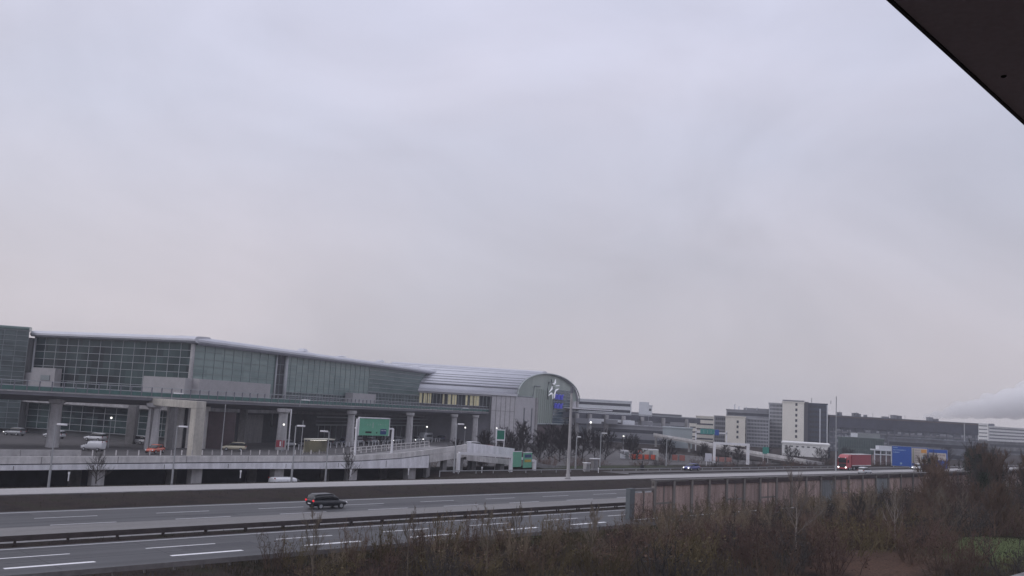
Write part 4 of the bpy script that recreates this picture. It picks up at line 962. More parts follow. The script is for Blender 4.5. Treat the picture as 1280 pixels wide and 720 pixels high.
t = block('office_block', 'white office block with long window bands right behind the arched hall', far(716, 420), far(789, 420), 18, 0, 17.2, OFW, 6, FW_, frac=.42)
b = MB(); b.b2(30, 34.3, -1.2, 4, 0, 17.6); b.build('stair_tower', OFW, t)
block('office_block', 'small pale rooftop block above the distant low buildings', far(803, 520), far(815, 520), 10, 0, 17.2, OFW, 4, FW_, frac=.3)
block('long_building', 'long low grey building far behind the elevated track', far(780, 560), far(852, 600), 20, 0, 13.0, GRYW, 4, FW_, frac=.4)
block('long_building', 'grey low building with flat roof left of the beige far blocks', far(838, 560), far(872, 560), 20, 0, 11.5, GRYW, 3, FW_, frac=.4)
block('far_block', 'distant beige block with stepped roof left of the dark slab', far(870, 480), far(893, 480), 14, 0, 12.6, BEIW, 5, FW_, frac=.3)
block('far_block', 'tiny distant grey block between the flat roof and the beige blocks', far(862, 520), far(871, 520), 14, 0, 10.5, BEIW, 4, FW_, frac=.3)
block('dark_slab', 'narrow dark slab block left of the beige four window tower', far(893, 450), far(908, 450), 12, 0, 13, GRYW, 6, FW_, frac=.6, cols=5)
block('warehouse', 'pale blue grey hall with teal edges behind the construction site', far(829, 350), far(866, 350), 16, -1, 7.2, mat('hall_cladding', (.30, .34, .36), .6, .06, .3), 1, TEAL, style='none')
b1 = block('tower_block', 'beige tower wall with a column of four small windows', far(907, 420), far(932, 420), 22, 0, 13.0, BEIW, 0)
for k in range(4): b = MB(); b.b2(5.0, 5.9, -.06, .05, 3.5 + k * 2.3, 4.7 + k * 2.3); b.build('window', FW_, b1)
b2_ = block('rooftop_block', 'long greyish rooftop building with small chimneys behind the beige tower', far(908, 445), far(966, 445), 16, 0, 16.4, GRYW, 5, FW_, frac=.4)
for x in (3.5, 5.5, 9, 14): b = MB(); b.b2(x, x + .6, 2, 3, 16.8, 18.4 + (x == 3.5)); b.build('chimney', OFW, b2_)
b = MB(); b.b2(8, 22, 2, 8, 16.9, 17.9); b.build('plant_room', GRYW, b2_)
GRID = mat('grid_wall', (.34, .35, .38), .7, .1, .5)
block('office_slab', 'dark office slab with a fine window grid between beige tower and tall slab', far(933, 424), far(962, 424), 20, 0, 12.6, GRID, 8, FW_, frac=.62, cols=14)
block('office_slab', 'taller dark grey slab with fine window grid left of the white tower', far(961, 432), far(979, 432), 20, 0, 20.3, GRID, 12, FW_, frac=.62, cols=9)
wt = block('tower_block', 'tall white tower wall with a column of seven small windows', far(978, 418), far(1005, 418), 24, 0, 21.0, mat('white_tower_wall', (.74, .715, .66), .8, .05, .2), 0)
for k in range(7): b = MB(); b.b2(5.6, 6.5, -.06, .05, 5.2 + k * 2.4, 6.4 + k * 2.4); b.build('window', FW_, wt)
b = MB(); b.b2(0, 9.5, -.3, 24, 21.5, 22.1); b.build('parapet', GRYW, wt)
block('tower_core', 'narrow dark grey wall between the white tower and the blue glass block', far(1005, 420), far(1010, 424), 20, 0, 21.2, mat('core_wall', (.13, .13, .15), .7, .1, .3), 0)
bg_ = block('glass_tower', 'blue grey glass tower with white corner strips right of the white tower', far(1010, 426), far(1034, 436), 20, 0, 21.0, BLW, 9, FW_, frac=.45, cols=6)
b = MB(); b.b2(5.0, 5.6, -.3, -.01, 3, 19); b.b2(8.2, 8.7, -.3, -.01, 0, 20.9); b.build('corner_strip', OFW, bg_)
b = MB(); b.tube([(1.5, 5, 21.5), (1.5, 5, 24)], .15, 6); b.tube([(10, 2, 21.5), (10, 2, 23)], .15, 6); b.build('antenna', SILVD, bg_)
pd = block('podium', 'low white podium building below the white tower', far(978, 330), far(1037, 336), 24, -1, 4.3, mat('podium_wall', (.68, .68, .68), .8, .1, .3), 0)
for k in range(6): b = MB(); b.b2(1 + k * 1.9, 1.9 + k * 1.9, -.06, .05, 3.2, 3.6); b.build('window', FW_, pd)
b = MB(); b.b2(15.6, 16.3, -.08, .05, -1, 3.8); b.build('slot', FW_, pd)
lb = block('long_building', 'very long dark grey parking building behind the blue signs', far(1036, 424), far(1222, 446), 40, -1, 16.0, DKW, 0)
L_ = (Vector(far(1222, 446)) - Vector(far(1036, 424))).length
UP = mat('upper_dark_band', (.068, .073, .098), .6, .25, .2)
b = MB(); b.b2(0, L_, -.4, 0, 10.8, 15.6); b.build('upper_band', UP, lb)
b = MB(); b.b2(0, L_, -.5, 0, 15.6, 16.1); b.build('roof_edge', mat('edge_brown', (.14, .115, .11), .8, .3, .3), lb)
for k in range(4): b = MB(); b.b2(.5, L_ - .5, -.2, 0, 1.0 + k * 2.5, 1.7 + k * 2.5); b.build('floor_edge', mat('floor_edge', (.20, .205, .225), .8, .25, .3), lb)
rb = random.Random(9)
b = MB()
for k in range(95): x = rb.uniform(2, L_ - 3); z = 1.8 + rb.randrange(4) * 2.5; b.b2(x, x + rb.uniform(.7, 2.6), -.3, -.1, z, z + rb.uniform(.5, 1.2))
b.build('lit_openings', mat('pale_openings', (.30, .31, .35), .6, .2, 1), lb)
for k in range(20): x = 2 + k * L_ / 20; b = MB(); b.b2(x, x + .5, -.35, 0, -1, 10.8); b.build('column', DKW, lb)
for k in range(14): x = rb.uniform(5, L_ - 20); b = MB(); b.b2(x, x + rb.uniform(.3, 3), 2, 4, 16.5, 17.2 + rb.random()); b.build('roof_unit', GRYW, lb)
for k in range(5): x = 8 + k * 9; b = MB(); b.tube([(x, 3, 16), (x, 3, 18.8 - k * .1)], .09, 4); b.build('flagpole', SILVD, lb)
gl = block('glass_pavilion', 'low greenish glass pavilion behind the red lorry', far(1048, 355), far(1105, 362), 14, -1, 7.0, mat('pavilion_glass', (.085, .115, .115), .25, .2, .3, fine=(.6, .15)), 2, mat('pavilion_pane', (.06, .085, .09), .2, .3, .4), frac=.75, cols=18)
b = MB(); b.b2(4.5, 15, 1, 8, 7.5, 9.2); b.build('roof_box', mat('roof_box', (.20, .22, .23), .7, .2, .5), gl); b = MB(); b.b2(4.5, 7, .8, 1.0, 7.6, 9.1); b.build('roof_panel', OFW, gl)
sh_ = thing('shelter_frame', 'white framed open shelter left of the blue signs', 'shelter', (*far(1093, 285), 0), 0)
for x in (0, 1.9, 3.6, 5.2): b = MB(); b.b2(x, x + .25, 0, .25, -.5, 4.5); b.build('post', OFW, sh_)
b = MB(); b.b2(-.1, 5.5, -.2, 3, 4.5, 4.9); b.b2(-.1, 5.5, -.2, .1, 3.2, 3.5); b.b2(1.5, 5.4, .1, 2.8, 4.9, 6.0); b.build('roof', OFW, sh_)
b = MB(); b.b2(.3, 5.2, 1, 2.6, -.5, 3.1); b.build('wall', mat('reddish_wall', (.22, .16, .17), .8, .3, 1), sh_)
ht = block('hotel_block', 'white banded hotel block at the far right edge', far(1236, 600), far(1300, 640), 30, 4, 16.6, mat('hotel_white', (.74, .74, .74), .7, .05, .2), 6, mat('hotel_window', (.16, .17, .19), .4, .1, 1), frac=.42)
ht2 = block('hotel_tower', 'narrow white tower joining the dark building and the banded hotel', far(1222, 590), far(1235, 592), 20, 0, 18, mat('hotel_white', (.5, .5, .5)), 8, mat('hotel_window', (.2, .2, .2)), frac=.3)
b = MB(); b.b2(12, 15, 4, 8, 17.1, 18.8); b.build('roof_unit', DKW, ht)
block('low_building', 'low grey building below the banded hotel', far(1236, 540), far(1310, 560), 20, 0, 7.2, mat('low_grey', (.12, .125, .13), .8, .4, .15, fine=(.4, .4)), 2, FW_, frac=.4)
# filler town behind the trees, each its own low building
for i, (xa, xb, D, z, m, lbx) in enumerate(((640, 735, 400, 9.5, DKW, 'dark low building behind the bare trees right of the arched hall'), (735, 835, 380, 6.8, GRYW, 'grey low building seen through the dark bare trees'), (1110, 1225, 400, 7.5, DKW, 'dark low structure before the parking building'))):
    block('low_building', lbx, far(xa, D), far(xb, D), 12, -1, z, m, 2, FW_, frac=.35)

# elevated track (people mover) with piers
tr = thing('elevated_track', 'dark elevated train track on pale piers running off beside the arched hall', 'bridge', (25, 330, 0))
TL = [Vector((24, 345)), Vector((33, 366)), Vector((44, 385)), Vector((58, 405)), Vector((76, 432)), Vector((100, 470))]
def sweep2(L_, prof, m, nm, par):
    b = MB(); b.loft([[(p.x + nrm(L_, i).x * a, p.y + nrm(L_, i).y * a, z) for a, z in prof] for i, p in enumerate(L_)]); b.build(nm, m, par, world=True)
sweep2(TL, [(0, 9.2), (0, 11.3), (-6, 11.3), (-6, 9.2)], UP, 'track_beam', tr)
sweep2(TL, [(.1, 11.5), (.1, 11.9), (-.1, 11.9), (-.1, 11.5)], MULL, 'hand_rail', tr)
sweep2([p for p in TL[:3]], [(1, 12.6), (1, 13.0), (-5, 13.0), (-5, 12.6)], WHITE, 'canopy', tr)
for i, f in enumerate((0.25, .95, 1.7, 2.4, 3.1, 3.8, 4.5)):
    k = int(f); p = TL[k].lerp(TL[k + 1], f - k); b = MB(); b.tube([(p.x + 1, p.y - 1, 0), (p.x + 1, p.y - 1, 10.9)], [1.0, .9], 8); b.build('pier', CONC, tr, world=True)
    if i < 5:
        b = MB(); b.box((p.x + 3, p.y - 2, 8.2), (5, 2, 1.8)); b.build('service_box', OFW if i % 2 else GRYW, tr, world=True)
# white viaduct ramp across the construction area
vi = thing('viaduct_ramp', 'pale viaduct ramp sloping down to the right behind the construction site', 'bridge', (62, 300, 0))
VL = [(56, 345, 4.6), (61.5, 310, 4.0), (67, 275, 3.0), (75, 262, 2.1), (84, 256, 1.2)]
b = MB(); b.loft([[(x, y, z - .9), (x, y, z + .3), (x + .3, y + .3, z + .3), (x + 7, y + 5, z - .3), (x + 7, y + 5, z - .9)] for x, y, z in VL]); b.build('deck', CONC, vi, world=True)
b = MB(); b.loft([[(x - .1, y - .1, z - .3), (x - .1, y - .1, z + .5), (x + .15, y + .15, z + .5), (x + .15, y + .15, z - .3)] for x, y, z in VL]); b.build('parapet', FASC2, vi, world=True)
for x, y, z in VL[0:4]:
    b = MB(); b.box((x + 1.2, y + 1.4, z / 2 - .5), (.7, .7, z)); b.build('pier', CONC, vi, world=True)
# big white portal gantry
pg = thing('portal_gantry', 'large white portal gantry spanning the road before the beige tower', 'gantry', (54.9, 240, 0), 0)
b = MB(); b.b2(-.3, .3, -.3, .3, 0, 4.9); b.build('post', WHITE, pg); b = MB(); b.b2(8.4, 9.1, -.3, .3, 0, 4.9); b.build('post', WHITE, pg); b = MB(); b.b2(-.3, 9.1, -.3, .3, 4.9, 5.5); b.build('crossbeam', WHITE, pg)
og = thing('overhead_sign', 'distant overhead gantry with green and blue panels before the beige tower', 'road sign', (*far(870, 330), 0), 0)
for x in (0, 11): b = MB(); b.b2(x, x + .4, 0, .4, 0, 7.6); b.build('post', WHITE, og)
b = MB(); b.b2(0, 11.4, 0, .3, 6.4, 6.9); b.build('crossbeam', WHITE, og)
for k in range(4): b = MB(); b.b2(1.7 + k * 1.3, 2.9 + k * 1.3, -.15, 0, 6.0, 7.9); b.build('sign_panel', TEAL if k < 4 else BLUE, og)
b = MB(); b.b2(6.9, 8.4, -.15, 0, 5.8, 7.8); b.build('sign_panel', BLUE, og)
t = thing('direction_sign', 'small teal green direction sign left of the white podium', 'road sign', (*far(954, 262), 0), 0)
for x in (.2, 1.5): b = MB(); b.tube([(x, 0, -.5), (x, 0, 3.6)], .07, 5); b.build('post', WHITE, t)
b = MB(); b.b2(0, 1.8, -.1, 0, 2.4, 4.3); b.build('sign_panel', mat('teal_sign', (.03, .22, .18), .5, .1, 1), t)

# construction area
def container(label, x, y, rz, w, h, m):
    t = thing('site_container', label, 'container', (x, y, 0), rz)
    b = MB(); b.b2(0, w, 0, 2.4, .1, h)
    k = .2
    while k < w: b.b2(k, k + .12, -.04, 0, .2, h - .1); k += .4
    b.build('body', m, t); b = MB(); b.b2(-.05, w + .05, -.05, 2.45, h, h + .12); b.build('roof', WHITE, t); b = MB(); b.b2(w * .4, w * .4 + .9, -.06, -.02, .2, h - .3); b.build('door', MULLD, t)
CT = mat('container_white', (.45, .47, .45), .6, .08, 1)
container('white site container behind the orange barriers', 35.8, 236, 0, 3.9, 2.7, CT)
container('small pale container at the end of the row of dark trees', 30.3, 236, 0, 2.4, 2.1, OFW)
def obar(label, x, y, L_, h=1.0, rz=0.0, m=ORNG, grp=None):
    t = thing('site_barrier', label, 'barrier', (x, y, 0), rz, grp)
    b = MB(); b.b2(0, L_, -.05, .05, .3, h); b.build('panel', m, t); b = MB(); b.b2(0, .12, -.3, .3, 0, h); b.b2(L_ - .12, L_, -.3, .3, 0, h); b.build('feet', CONCD, t)
for i in range(4): obar('orange site barrier panel in the row in front of the white container', 32.2 + i * 1.75, 233 + i * .8, 1.6, 1.5, R(20), ORNG, 'orange barriers before the container')
for i in range(2): obar('faded reddish barrier panel right of the lamp post', 43.4 + i * 1.9, 238, 1.7, 1.7, 0, mat('faded_red', (.30, .11, .09), .6, .2, 1), 'faded reddish barriers')
for i in range(3): obar('faded red barrier strip under the large portal gantry', 55.3 + i * 1.9, 245, 1.7, 1.5, 0, mat('faded_pink', (.34, .17, .15), .6, .2, 1), 'faded red barriers under the gantry')
ex = thing('excavator', 'small orange excavator with raised arm among the site barriers', 'excavator', (33.5, 236.2, 0), R(15))
b = MB(); b.b2(-1.1, 1.1, -.9, -.45, 0, .5); b.b2(-1.1, 1.1, .45, .9, 0, .5); b.build('tracks', BLACK, ex, bevel=.1); b = MB(); b.b2(-1.1, .7, -.75, .75, .55, 1.3); b.build('body', ORNG, ex, bevel=.1); b = MB(); b.b2(-.2, .75, -.7, .1, 1.3, 2.2); b.build('cabin', DGLASS, ex, bevel=.05)
b = MB(); b.tube([(.6, .3, 1.1), (1.7, .3, 2.5), (2.8, .3, 1.4)], .13, 5); b.build('arm', ORNG, ex); b = MB(); b.box((2.9, .3, 1.1), (.5, .6, .6)); b.build('bucket', BLACK, ex)
pa = thing('advert_board', 'white leaning board on two legs right of the blue car', 'board', (48.6, 222, 0), R(-12))
for x in (.3, 1.2): b = MB(); b.tube([(x, 0, 0), (x + .1, .1, 2.0)], .06, 5); b.build('leg', WHITE, pa)
b = MB(); b.b2(0, 1.6, -.06, .06, 1.2, 3.1); b.build('panel', mat('pale_lilac', (.5, .5, .56), .6, .08, 1), pa)
rd = thing('red_notice', 'red notice board at the foot of a pier behind the ramp parapet', 'board', (-46.6, 189.5, 0), R(10))
b = MB(); b.b2(0, 1.7, -.05, .05, .8, 2.2); b.build('panel', mat('notice_red', (.30, .03, .05), .6, .1, 1), rd); b = MB(); b.b2(.7, 1.0, -.08, -.05, 1.0, 2.0); b.build('symbol', WHITE, rd)
for x in (.1, 1.5): b = MB(); b.tube([(x, .08, 0), (x, .08, 2.2)], .05, 5); b.build('leg', STEEL, rd)
tb = thing('bus_shelter', 'low cream canopied shelter with lit underside between the second and third piers', 'shelter', (-39.5, 187, 0), R(62))
b = MB(); b.b2(0, 7, -1.2, 1.2, 2.7, 2.95); b.build('roof', mat('cream_roof', (.5, .49, .42), .6, .08, 1), tb)
for k in range(8): b = MB(); b.b2(k, k + .1, 1.0, 1.1, 0, 2.7); b.build('post', mat('cream_post', (.40, .37, .28), .6, .08, 1), tb)
b = MB(); b.b2(.1, 7, .95, 1.0, .2, 2.4); b.build('back_panel', mat('olive_pane', (.16, .15, .10), .4, .2, 1), tb)
b = MB(); b.b2(1, 5, -.6, .4, 2.6, 2.68); b.build('light_strip', GLOW, tb)

# ------------------------------------------------------------------ vegetation
TWIG = mat('twig_bark', (.115, .080, .062), .9, .25, .6, spec=.1, rnd=.35)
TWIGR = mat('reddish_twig_bark', (.105, .068, .058), .9, .25, .6, spec=.1, rnd=.3)
TWIGO = mat('olive_twig_bark', (.105, .084, .048), .9, .25, .6, spec=.1, rnd=.3)
TWIGG = mat('dark_grey_bark', (.060, .054, .052), .9, .2, .6, spec=.1, rnd=.25)
PALEB = mat('pale_grey_bark', (.25, .22, .20), .85, .2, .8, spec=.1)
IVY = mat('ivy_leaf', (.022, .032, .018), .6, .4, .5, spec=.2)
def rdir(r, d, spread):
    v = Vector((r.gauss(0, 1), r.gauss(0, 1), r.gauss(0, 1))).normalized(); return (d + v * spread).normalized()
def twig(b, p, d, L_, r0, r, up=.25, seg=3, n=3):
    pts = [Vector(p)]; dd = d.copy()
    for _ in range(seg):
        dd = (rdir(r, dd, .18) + Vector((0, 0, up * .3))).normalized(); pts.append(pts[-1] + dd * (L_ / seg))
    b.tube(pts, [lerp(r0, r0 * .3, i / seg) for i in range(seg + 1)], n, caps=False); return pts, dd
def shrub_mesh(seed, h=3.4, stems=16, spread=1.5, m=TWIG, leaves=120, fine=8):
    r = random.Random(seed); b = MB()
    for i in range(stems):
        a = r.uniform(0, 6.28); rad = spread * math.sqrt(r.random()) * .55; p = Vector((math.cos(a) * rad, math.sin(a) * rad, -.3))
        d = Vector((math.cos(a) * r.uniform(.05, .5), math.sin(a) * r.uniform(.05, .5), 1)).normalized(); L_ = h * r.uniform(.6, 1.03)
        pts, dd = twig(b, p, d, L_, r.uniform(.022, .036), r, .2, 5, 4)
        for j in range(fine):
            k = r.uniform(.15, .98) * 5; i0 = min(int(k), 4); q = pts[i0].lerp(pts[i0 + 1], k - i0); d2 = rdir(r, Vector((0, 0, .75)), .8); l2 = L_ * r.uniform(.16, .36) * (1.15 - k / 8)
            ps, _ = twig(b, q, d2, l2, .016, r, .5, 3)
            for _ in range(4):
                k2 = r.uniform(.2, .95) * 3; i1 = min(int(k2), 2); q2 = ps[i1].lerp(ps[i1 + 1], k2 - i1); twig(b, q2, rdir(r, Vector((0, 0, .8)), .9), l2 * r.uniform(.3, .6), .010, r, .4, 2)
    for _ in range(leaves):
        a = r.uniform(0, 6.28); rad = spread * math.sqrt(r.random()); z = r.uniform(0, h * .7); q = Vector((math.cos(a) * rad, math.sin(a) * rad, z)); s = r.uniform(.04, .09)
        u_ = rdir(r, Vector((0, 0, .2)), 1) * s; v_ = u_.cross(rdir(r, Vector((0, 0, 0.01)), 1)).normalized() * s; k = len(b.v); b.v += [tuple(q - u_), tuple(q + v_), tuple(q + u_), tuple(q - v_)]; b.f.append((k, k + 1, k + 2, k + 3))
    return b.mesh('bare_shrub', m)
def tree(label, loc, h, seed, m=TWIG, tm=None, spread=.33, levels=3, first=.28, group=None, kids_=9, fan=.55, trunk_r=None, ivy=0, rmin=.009, limbs=13):
    r = random.Random(seed); t = thing('bare_tree', label, 'tree', loc, 0, group); tr_ = trunk_r or h * .016
    b = MB(); pts = [Vector((0, 0, -.3))]; d = Vector((r.uniform(-.06, .06), r.uniform(-.06, .06), 1)).normalized()
    for i in range(8): d = rdir(r, d, .05); d.z = abs(d.z); pts.append(pts[-1] + d.normalized() * h * .105)
    b.tube(pts, [lerp(tr_, tr_ * .22, i / 8) for i in range(9)], 7); b.build('trunk', tm or m, t)
    c = MB()
    def br(p, d_, L_, rad, lv):
        ps, dd = twig(c, p, d_, L_, rad, r, .35, 4, 4 if lv > 1 else 3)
        if lv <= 0: return
        for _ in range(kids_ if lv > 1 else 7):
            k = r.uniform(.2, 1) * 4; i0 = min(int(k), 3); q = ps[i0].lerp(ps[i0 + 1], k - i0); br(q, rdir(r, (ps[i0 + 1] - ps[i0]).normalized() + Vector((0, 0, .15)), fan), L_ * r.uniform(.35, .6), max(rad * .5, rmin), lv - 1)
    for i in range(limbs):
        f = lerp(first, .97, i / (limbs - 1)); k = f * 8; i0 = min(int(k), 7); q = pts[i0].lerp(pts[i0 + 1], k - i0); a = i * 2.4 + r.uniform(-.4, .4); el = lerp(.6, 1.7, f)
        br(q, Vector((math.cos(a), math.sin(a), el)).normalized(), h * spread * (1.25 - f * .65), tr_ * .42 * (1.2 - f * .7), levels - 1)
    cr_ = c.build('crown', m, t)
    if ivy:
        v = MB()
        for _ in range(ivy):
            z = r.random() ** .8 * h * .85; rad = r.gauss(0, h * .16 * (1.1 - z / h)); a = r.uniform(0, 6.28); q = Vector((math.cos(a) * rad, math.sin(a) * rad, z)); s = r.uniform(.07, .16)
            u_ = rdir(r, Vector((0, 0, .1)), 1) * s; w_ = u_.cross(rdir(r, Vector((0, 0, .01)), 1)).normalized() * s; k = len(v.v); v.v += [tuple(q - u_), tuple(q + w_), tuple(q + u_), tuple(q - w_)]; v.f.append((k, k + 1, k + 2, k + 3))
        v.build('ivy', IVY, t)
    KID[t.name] = kids(t)
    return t
# height the thicket reaches at (u, n)
HT = {53: [(25, .6), (31, .85), (36, 1.1), (39, 1.8), (43, 2.3), (47, 2.5), (54, 2.0), (60, 1.35), (70, 1.5), (78, 1.8), (86, 1.9), (96, 1.7), (103, 1.9), (112, 2.6), (118, 3.8), (126, 4.2), (140, 4.6), (150, 4.2), (165, 5.2), (191, 6.5)],
      44: [(20, 2.2), (26, 2.4), (30, 2.6), (32, 3.2), (36, 3.6), (39, 3.8), (45, 3.4), (50, 3.0), (58, 3.1), (65, 3.1), (71, 3.0), (80, 2.7), (86, 3.1), (97, 3.6), (105, 4.4), (117, 4.9), (125, 5.3), (137, 6.1), (158, 7.2)],
      35: [(16, 4), (24, 4.3), (28, 5.1), (36, 5.0), (47, 4.6), (57, 4.6), (63, 4.4), (68, 4.7), (77, 5.1), (83, 5.7), (93, 6.1), (99, 6.4), (109, 7.0), (126, 8)],
      25: [(30, 6), (60, 6.8), (75, 7.6), (90, 8.5)]}
def hmax(u, n):
    ks = sorted(HT)
    if n >= 53: return tab(u, HT[53]) - (n - 53) * .17
    for a, b in zip(ks, ks[1:]):
        if n <= b: return lerp(tab(u, HT[a]), tab(u, HT[b]), (n - a) / (b - a))
NSH = 0
VAR = {k: [shrub_mesh(s0 + i, 3.4, 15, 1.5, m, lv, 8) for i in range(4)] for k, s0, m, lv in (('brown', 10, TWIG, 30), ('reddish', 20, TWIGR, 25), ('olive', 30, TWIGO, 45), ('dark grey', 40, TWIGG, 40))}
TAN = mat('tan_twig_bark', (.21, .165, .12), .9, .25, .6, spec=.1, rnd=.25)
VAR['tan'] = [shrub_mesh(60 + i, 3.4, 7, 1.1, TAN, 30, 9) for i in range(3)]
rv = random.Random(21); cnt = 0
def shrub(u, n, h, kind, where, wid=None):
    global NSH
    NSH += 1
    me = rv.choice(VAR[kind]); o = bpy.data.objects.new('bare_shrub', me); COL.objects.link(o); s = h / 3.4; w = wid or (1.1 + .35 * s) * rv.uniform(.8, 1.2)
    o.location = W(u, n, zg(u, n)); o.rotation_euler = (rv.uniform(-.06, .06), rv.uniform(-.06, .06), rv.uniform(0, 6.28)); o.scale = (w, w, s)
    tag(o, '%s leafless shrub in the thicket %s' % (kind, where), 'shrub', '%s shrubs %s' % (kind, where))
def clear(u, n):   # open ground that stays visible
    if ((u - 74) / 4.5) ** 2 + ((n - 31) / 1.9) ** 2 < 1: return True
    if ((u - 102) / 14) ** 2 + ((n - 28.5) / 4.8) ** 2 < 1: return True
    if 55 < u < 79 and n > 51.5: return True
    if n > 54.0 and u < 79: return True
    if u < 30 and n > 51.5: return True
    if n < 28 and u > 82: return True
    return False
n = 55.5
while n > 21:
    lo_ = 18.1 + (58.2 - n) * 1.85 - 4; u = lo_ + rv.random() * 2; hi_ = 172
    while u < hi_:
        uu_, nn_ = u + rv.uniform(-.7, .7), n + rv.uniform(-.8, .8)
        if not clear(uu_, nn_) and not (n < 30 and u > 112) :
            hm = hmax(uu_, nn_)
            h = min(hm * rv.uniform(.6, 1.08), 4.0 if u < 112 else (4.7 if u < 135 else 6))
            h = max(h, .8)
            if n < 46: h = min(h, 3.6 if u < 135 else 5.5)
            side = 'below the motorway guardrail' if u < 58 else ('in front of the noise barrier' if u < 112 else 'beyond the noise barrier at the right')
            kind = rv.choices(('brown', 'reddish', 'olive', 'dark grey'), (3, 1, 4, 1) if u < 62 else ((3, 4, 2, 2) if u < 88 else (4, 1, 1.6, 3.4)))[0]
            shrub(uu_, nn_, h, kind, side); cnt += 1
        u += 3.9 if u < 100 else 5.0
    n -= 3.6

for i in range(38):
    u = 80 + i * 2.5 + rv.uniform(-.8, .8); shrub(u, 57.6 + rv.uniform(-.8, .9), rv.uniform(1.5, 2.9), rv.choice(('reddish', 'brown', 'olive')), 'close against the noise barrier', 1.1)
# tall single stems rising above the thicket
for i, (u, n, h, k) in enumerate(((33, 53.6, 3.0, 'brown'), (34.5, 53.4, 2.8, 'olive'), (39, 53, 3.6, 'brown'), (41, 52, 4.0, 'olive'), (43.5, 51, 4.3, 'brown'), (46, 51.5, 4.2, 'olive'), (49, 52, 4.0, 'brown'), (52, 51, 4.0, 'brown'), (57, 51.5, 3.4, 'olive'), (61, 52.5, 3.0, 'brown'), (66, 50, 3.4, 'brown'), (74.5, 52, 3.0, 'olive'), (88, 50, 3.2, 'reddish'), (94, 47, 3.8, 'brown'))):
    shrub(u, n, h, k, 'with tall thin rods standing above its neighbours', .75)
for i in range(62):
    n = rv.uniform(45, 57); u = rv.uniform(36, 120)
    if u > 80: n = rv.uniform(48, 58)
    if u < 79 and n > 53.6: n = 53
    if 56 < u < 79 and n > 51.5: n = 50
    shrub(u, n, (hmax(u, n) if n < 53 else hmax(u, 53)) * rv.uniform(1.1, 1.45) + .3, 'tan', 'with pale thin stems standing above the darker growth', .8)
# undergrowth
ug = MB(); ru = random.Random(2)
for _ in range(60000):
    n = ru.uniform(20, 57); u = ru.uniform(16 + (58 - n) * 1.6, 150)
    if ((u - 73) / 9) ** 2 + ((n - 32) / 5) ** 2 < 1 or ((u - 102) / 15) ** 2 + ((n - 28.5) / 5.5) ** 2 < 1:
        if ru.random() < .55: continue
        n += ru.uniform(-.5, .5); z = zg(u, n); sx = ru.uniform(.04, .12); a = ru.uniform(0, 3.14); k = len(ug.v)
        ug.v += [(u - sx, n, z + .02), (u, n - sx * .6, z + .05), (u + sx, n, z + .03), (u, n + sx * .6, z + .02)]; ug.f.append((k, k + 1, k + 2, k + 3)); continue
    h = ru.uniform(.15, .8) if n < 51 or 58 > u > 36 else ru.uniform(.08, .3); w = ru.uniform(.012, .03); a = ru.uniform(0, 3.14); z = zg(u, n); dx, dy = math.cos(a) * w, math.sin(a) * w; lx_, ly_ = ru.uniform(-.3, .3) * h, ru.uniform(-.3, .3) * h; k = len(ug.v)
    ug.v += [(u - dx, n - dy, z - .05), (u + dx, n + dy, z - .05), (u + lx_, n + ly_, z + h)]; ug.f.append((k, k + 1, k + 2))
o = struct('undergrowth', ug, mat('dry_grass', (.095, .072, .045), .9, .4, .3, spec=.1), kind='stuff')
gr = MB()
for _ in range(26000):
    z_ = ru.random()
    if z_ < .45: u, n = ru.uniform(85, 122), ru.uniform(22, 35); h = ru.uniform(.06, .16)
    elif z_ < .75: u, n = ru.uniform(30, 80), ru.uniform(52.5, 57.2); h = ru.uniform(.1, .3)
    elif z_ < .88: u, n = ru.uniform(-20, 140), ru.choice((ru.uniform(67.8, 72), ru.uniform(86.7, 94.6))); h = ru.uniform(.08, .22)
    else: u, n = ru.uniform(20, 190), ru.uniform(101.5, 110.5) if ru.random() < .6 else ru.uniform(111, 128); h = ru.uniform(.1, .35)
    if u > 135 and 101 < n < 111: continue
    z = zg(u, n) if n < 110.5 else (.0 if u > 102 else -9)
    if z < -1: continue
    w = .025; a = ru.uniform(0, 3.14); k = len(gr.v); dx, dy = math.cos(a) * w, math.sin(a) * w
    gr.v += [(u - dx, n - dy, z - .05), (u + dx, n + dy, z - .05), (u + ru.uniform(-.1, .1), n, z + h)]; gr.f.append((k, k + 1, k + 2))
struct('grass', gr, mat('rough_grass', (.030, .029, .016), .9, .5, .25, spec=.1), kind='stuff')
# foreground trees
tree('tall pale barked birch standing above the thicket in front of the noise barrier', W(72.5, 37.5, -.2), 7.6, 5, mat('birch_twig', (.17, .145, .13), .9, .2, 1, spec=.1), PALEB, .30, 3, .38, trunk_r=.10)
tree('slender pale sapling with few limbs in the thicket right of the tall birch', W(85.5, 34.5, -.2), 6.4, 6, PALEB, PALEB, .32, 2, .35, trunk_r=.08)
TR = [(112, 40, 3.8, 'brown'), (121, 36, 5.6, 'brown'), (126, 47, 4.6, 'brown'), (131, 42, 5.0, 'brown'), (136, 50, 5.6, 'brown'), (141, 37, 8.4, 'dark'), (149, 47, 6.8, 'dark'), (144, 52, 6.4, 'brown'), (157, 57, 7.4, 'brown'), (163, 45, 8.6, 'brown'), (172, 53, 8.8, 'dark'), (180, 48, 9.2, 'brown'), (153, 54, 7.0, 'brown'), (158, 42, 8.8, 'dark'), (166, 50, 9.0, 'brown'), (176, 56, 9.2, 'dark'), (190, 50, 9.8, 'brown'), (182, 58, 9.2, 'brown'), (170, 46, 9.2, 'dark'), (204, 64, 9.6, 'brown'), (160, 50, 8.4, 'brown'), (215, 70, 9.6, 'dark'), (108, 33, 6.2, 'brown'), (93, 41, 4.6, 'grey'), (172, 64, 7.2, 'brown'), (186, 68, 7.4, 'dark'), (196, 60, 8.8, 'dark')]
yt = None
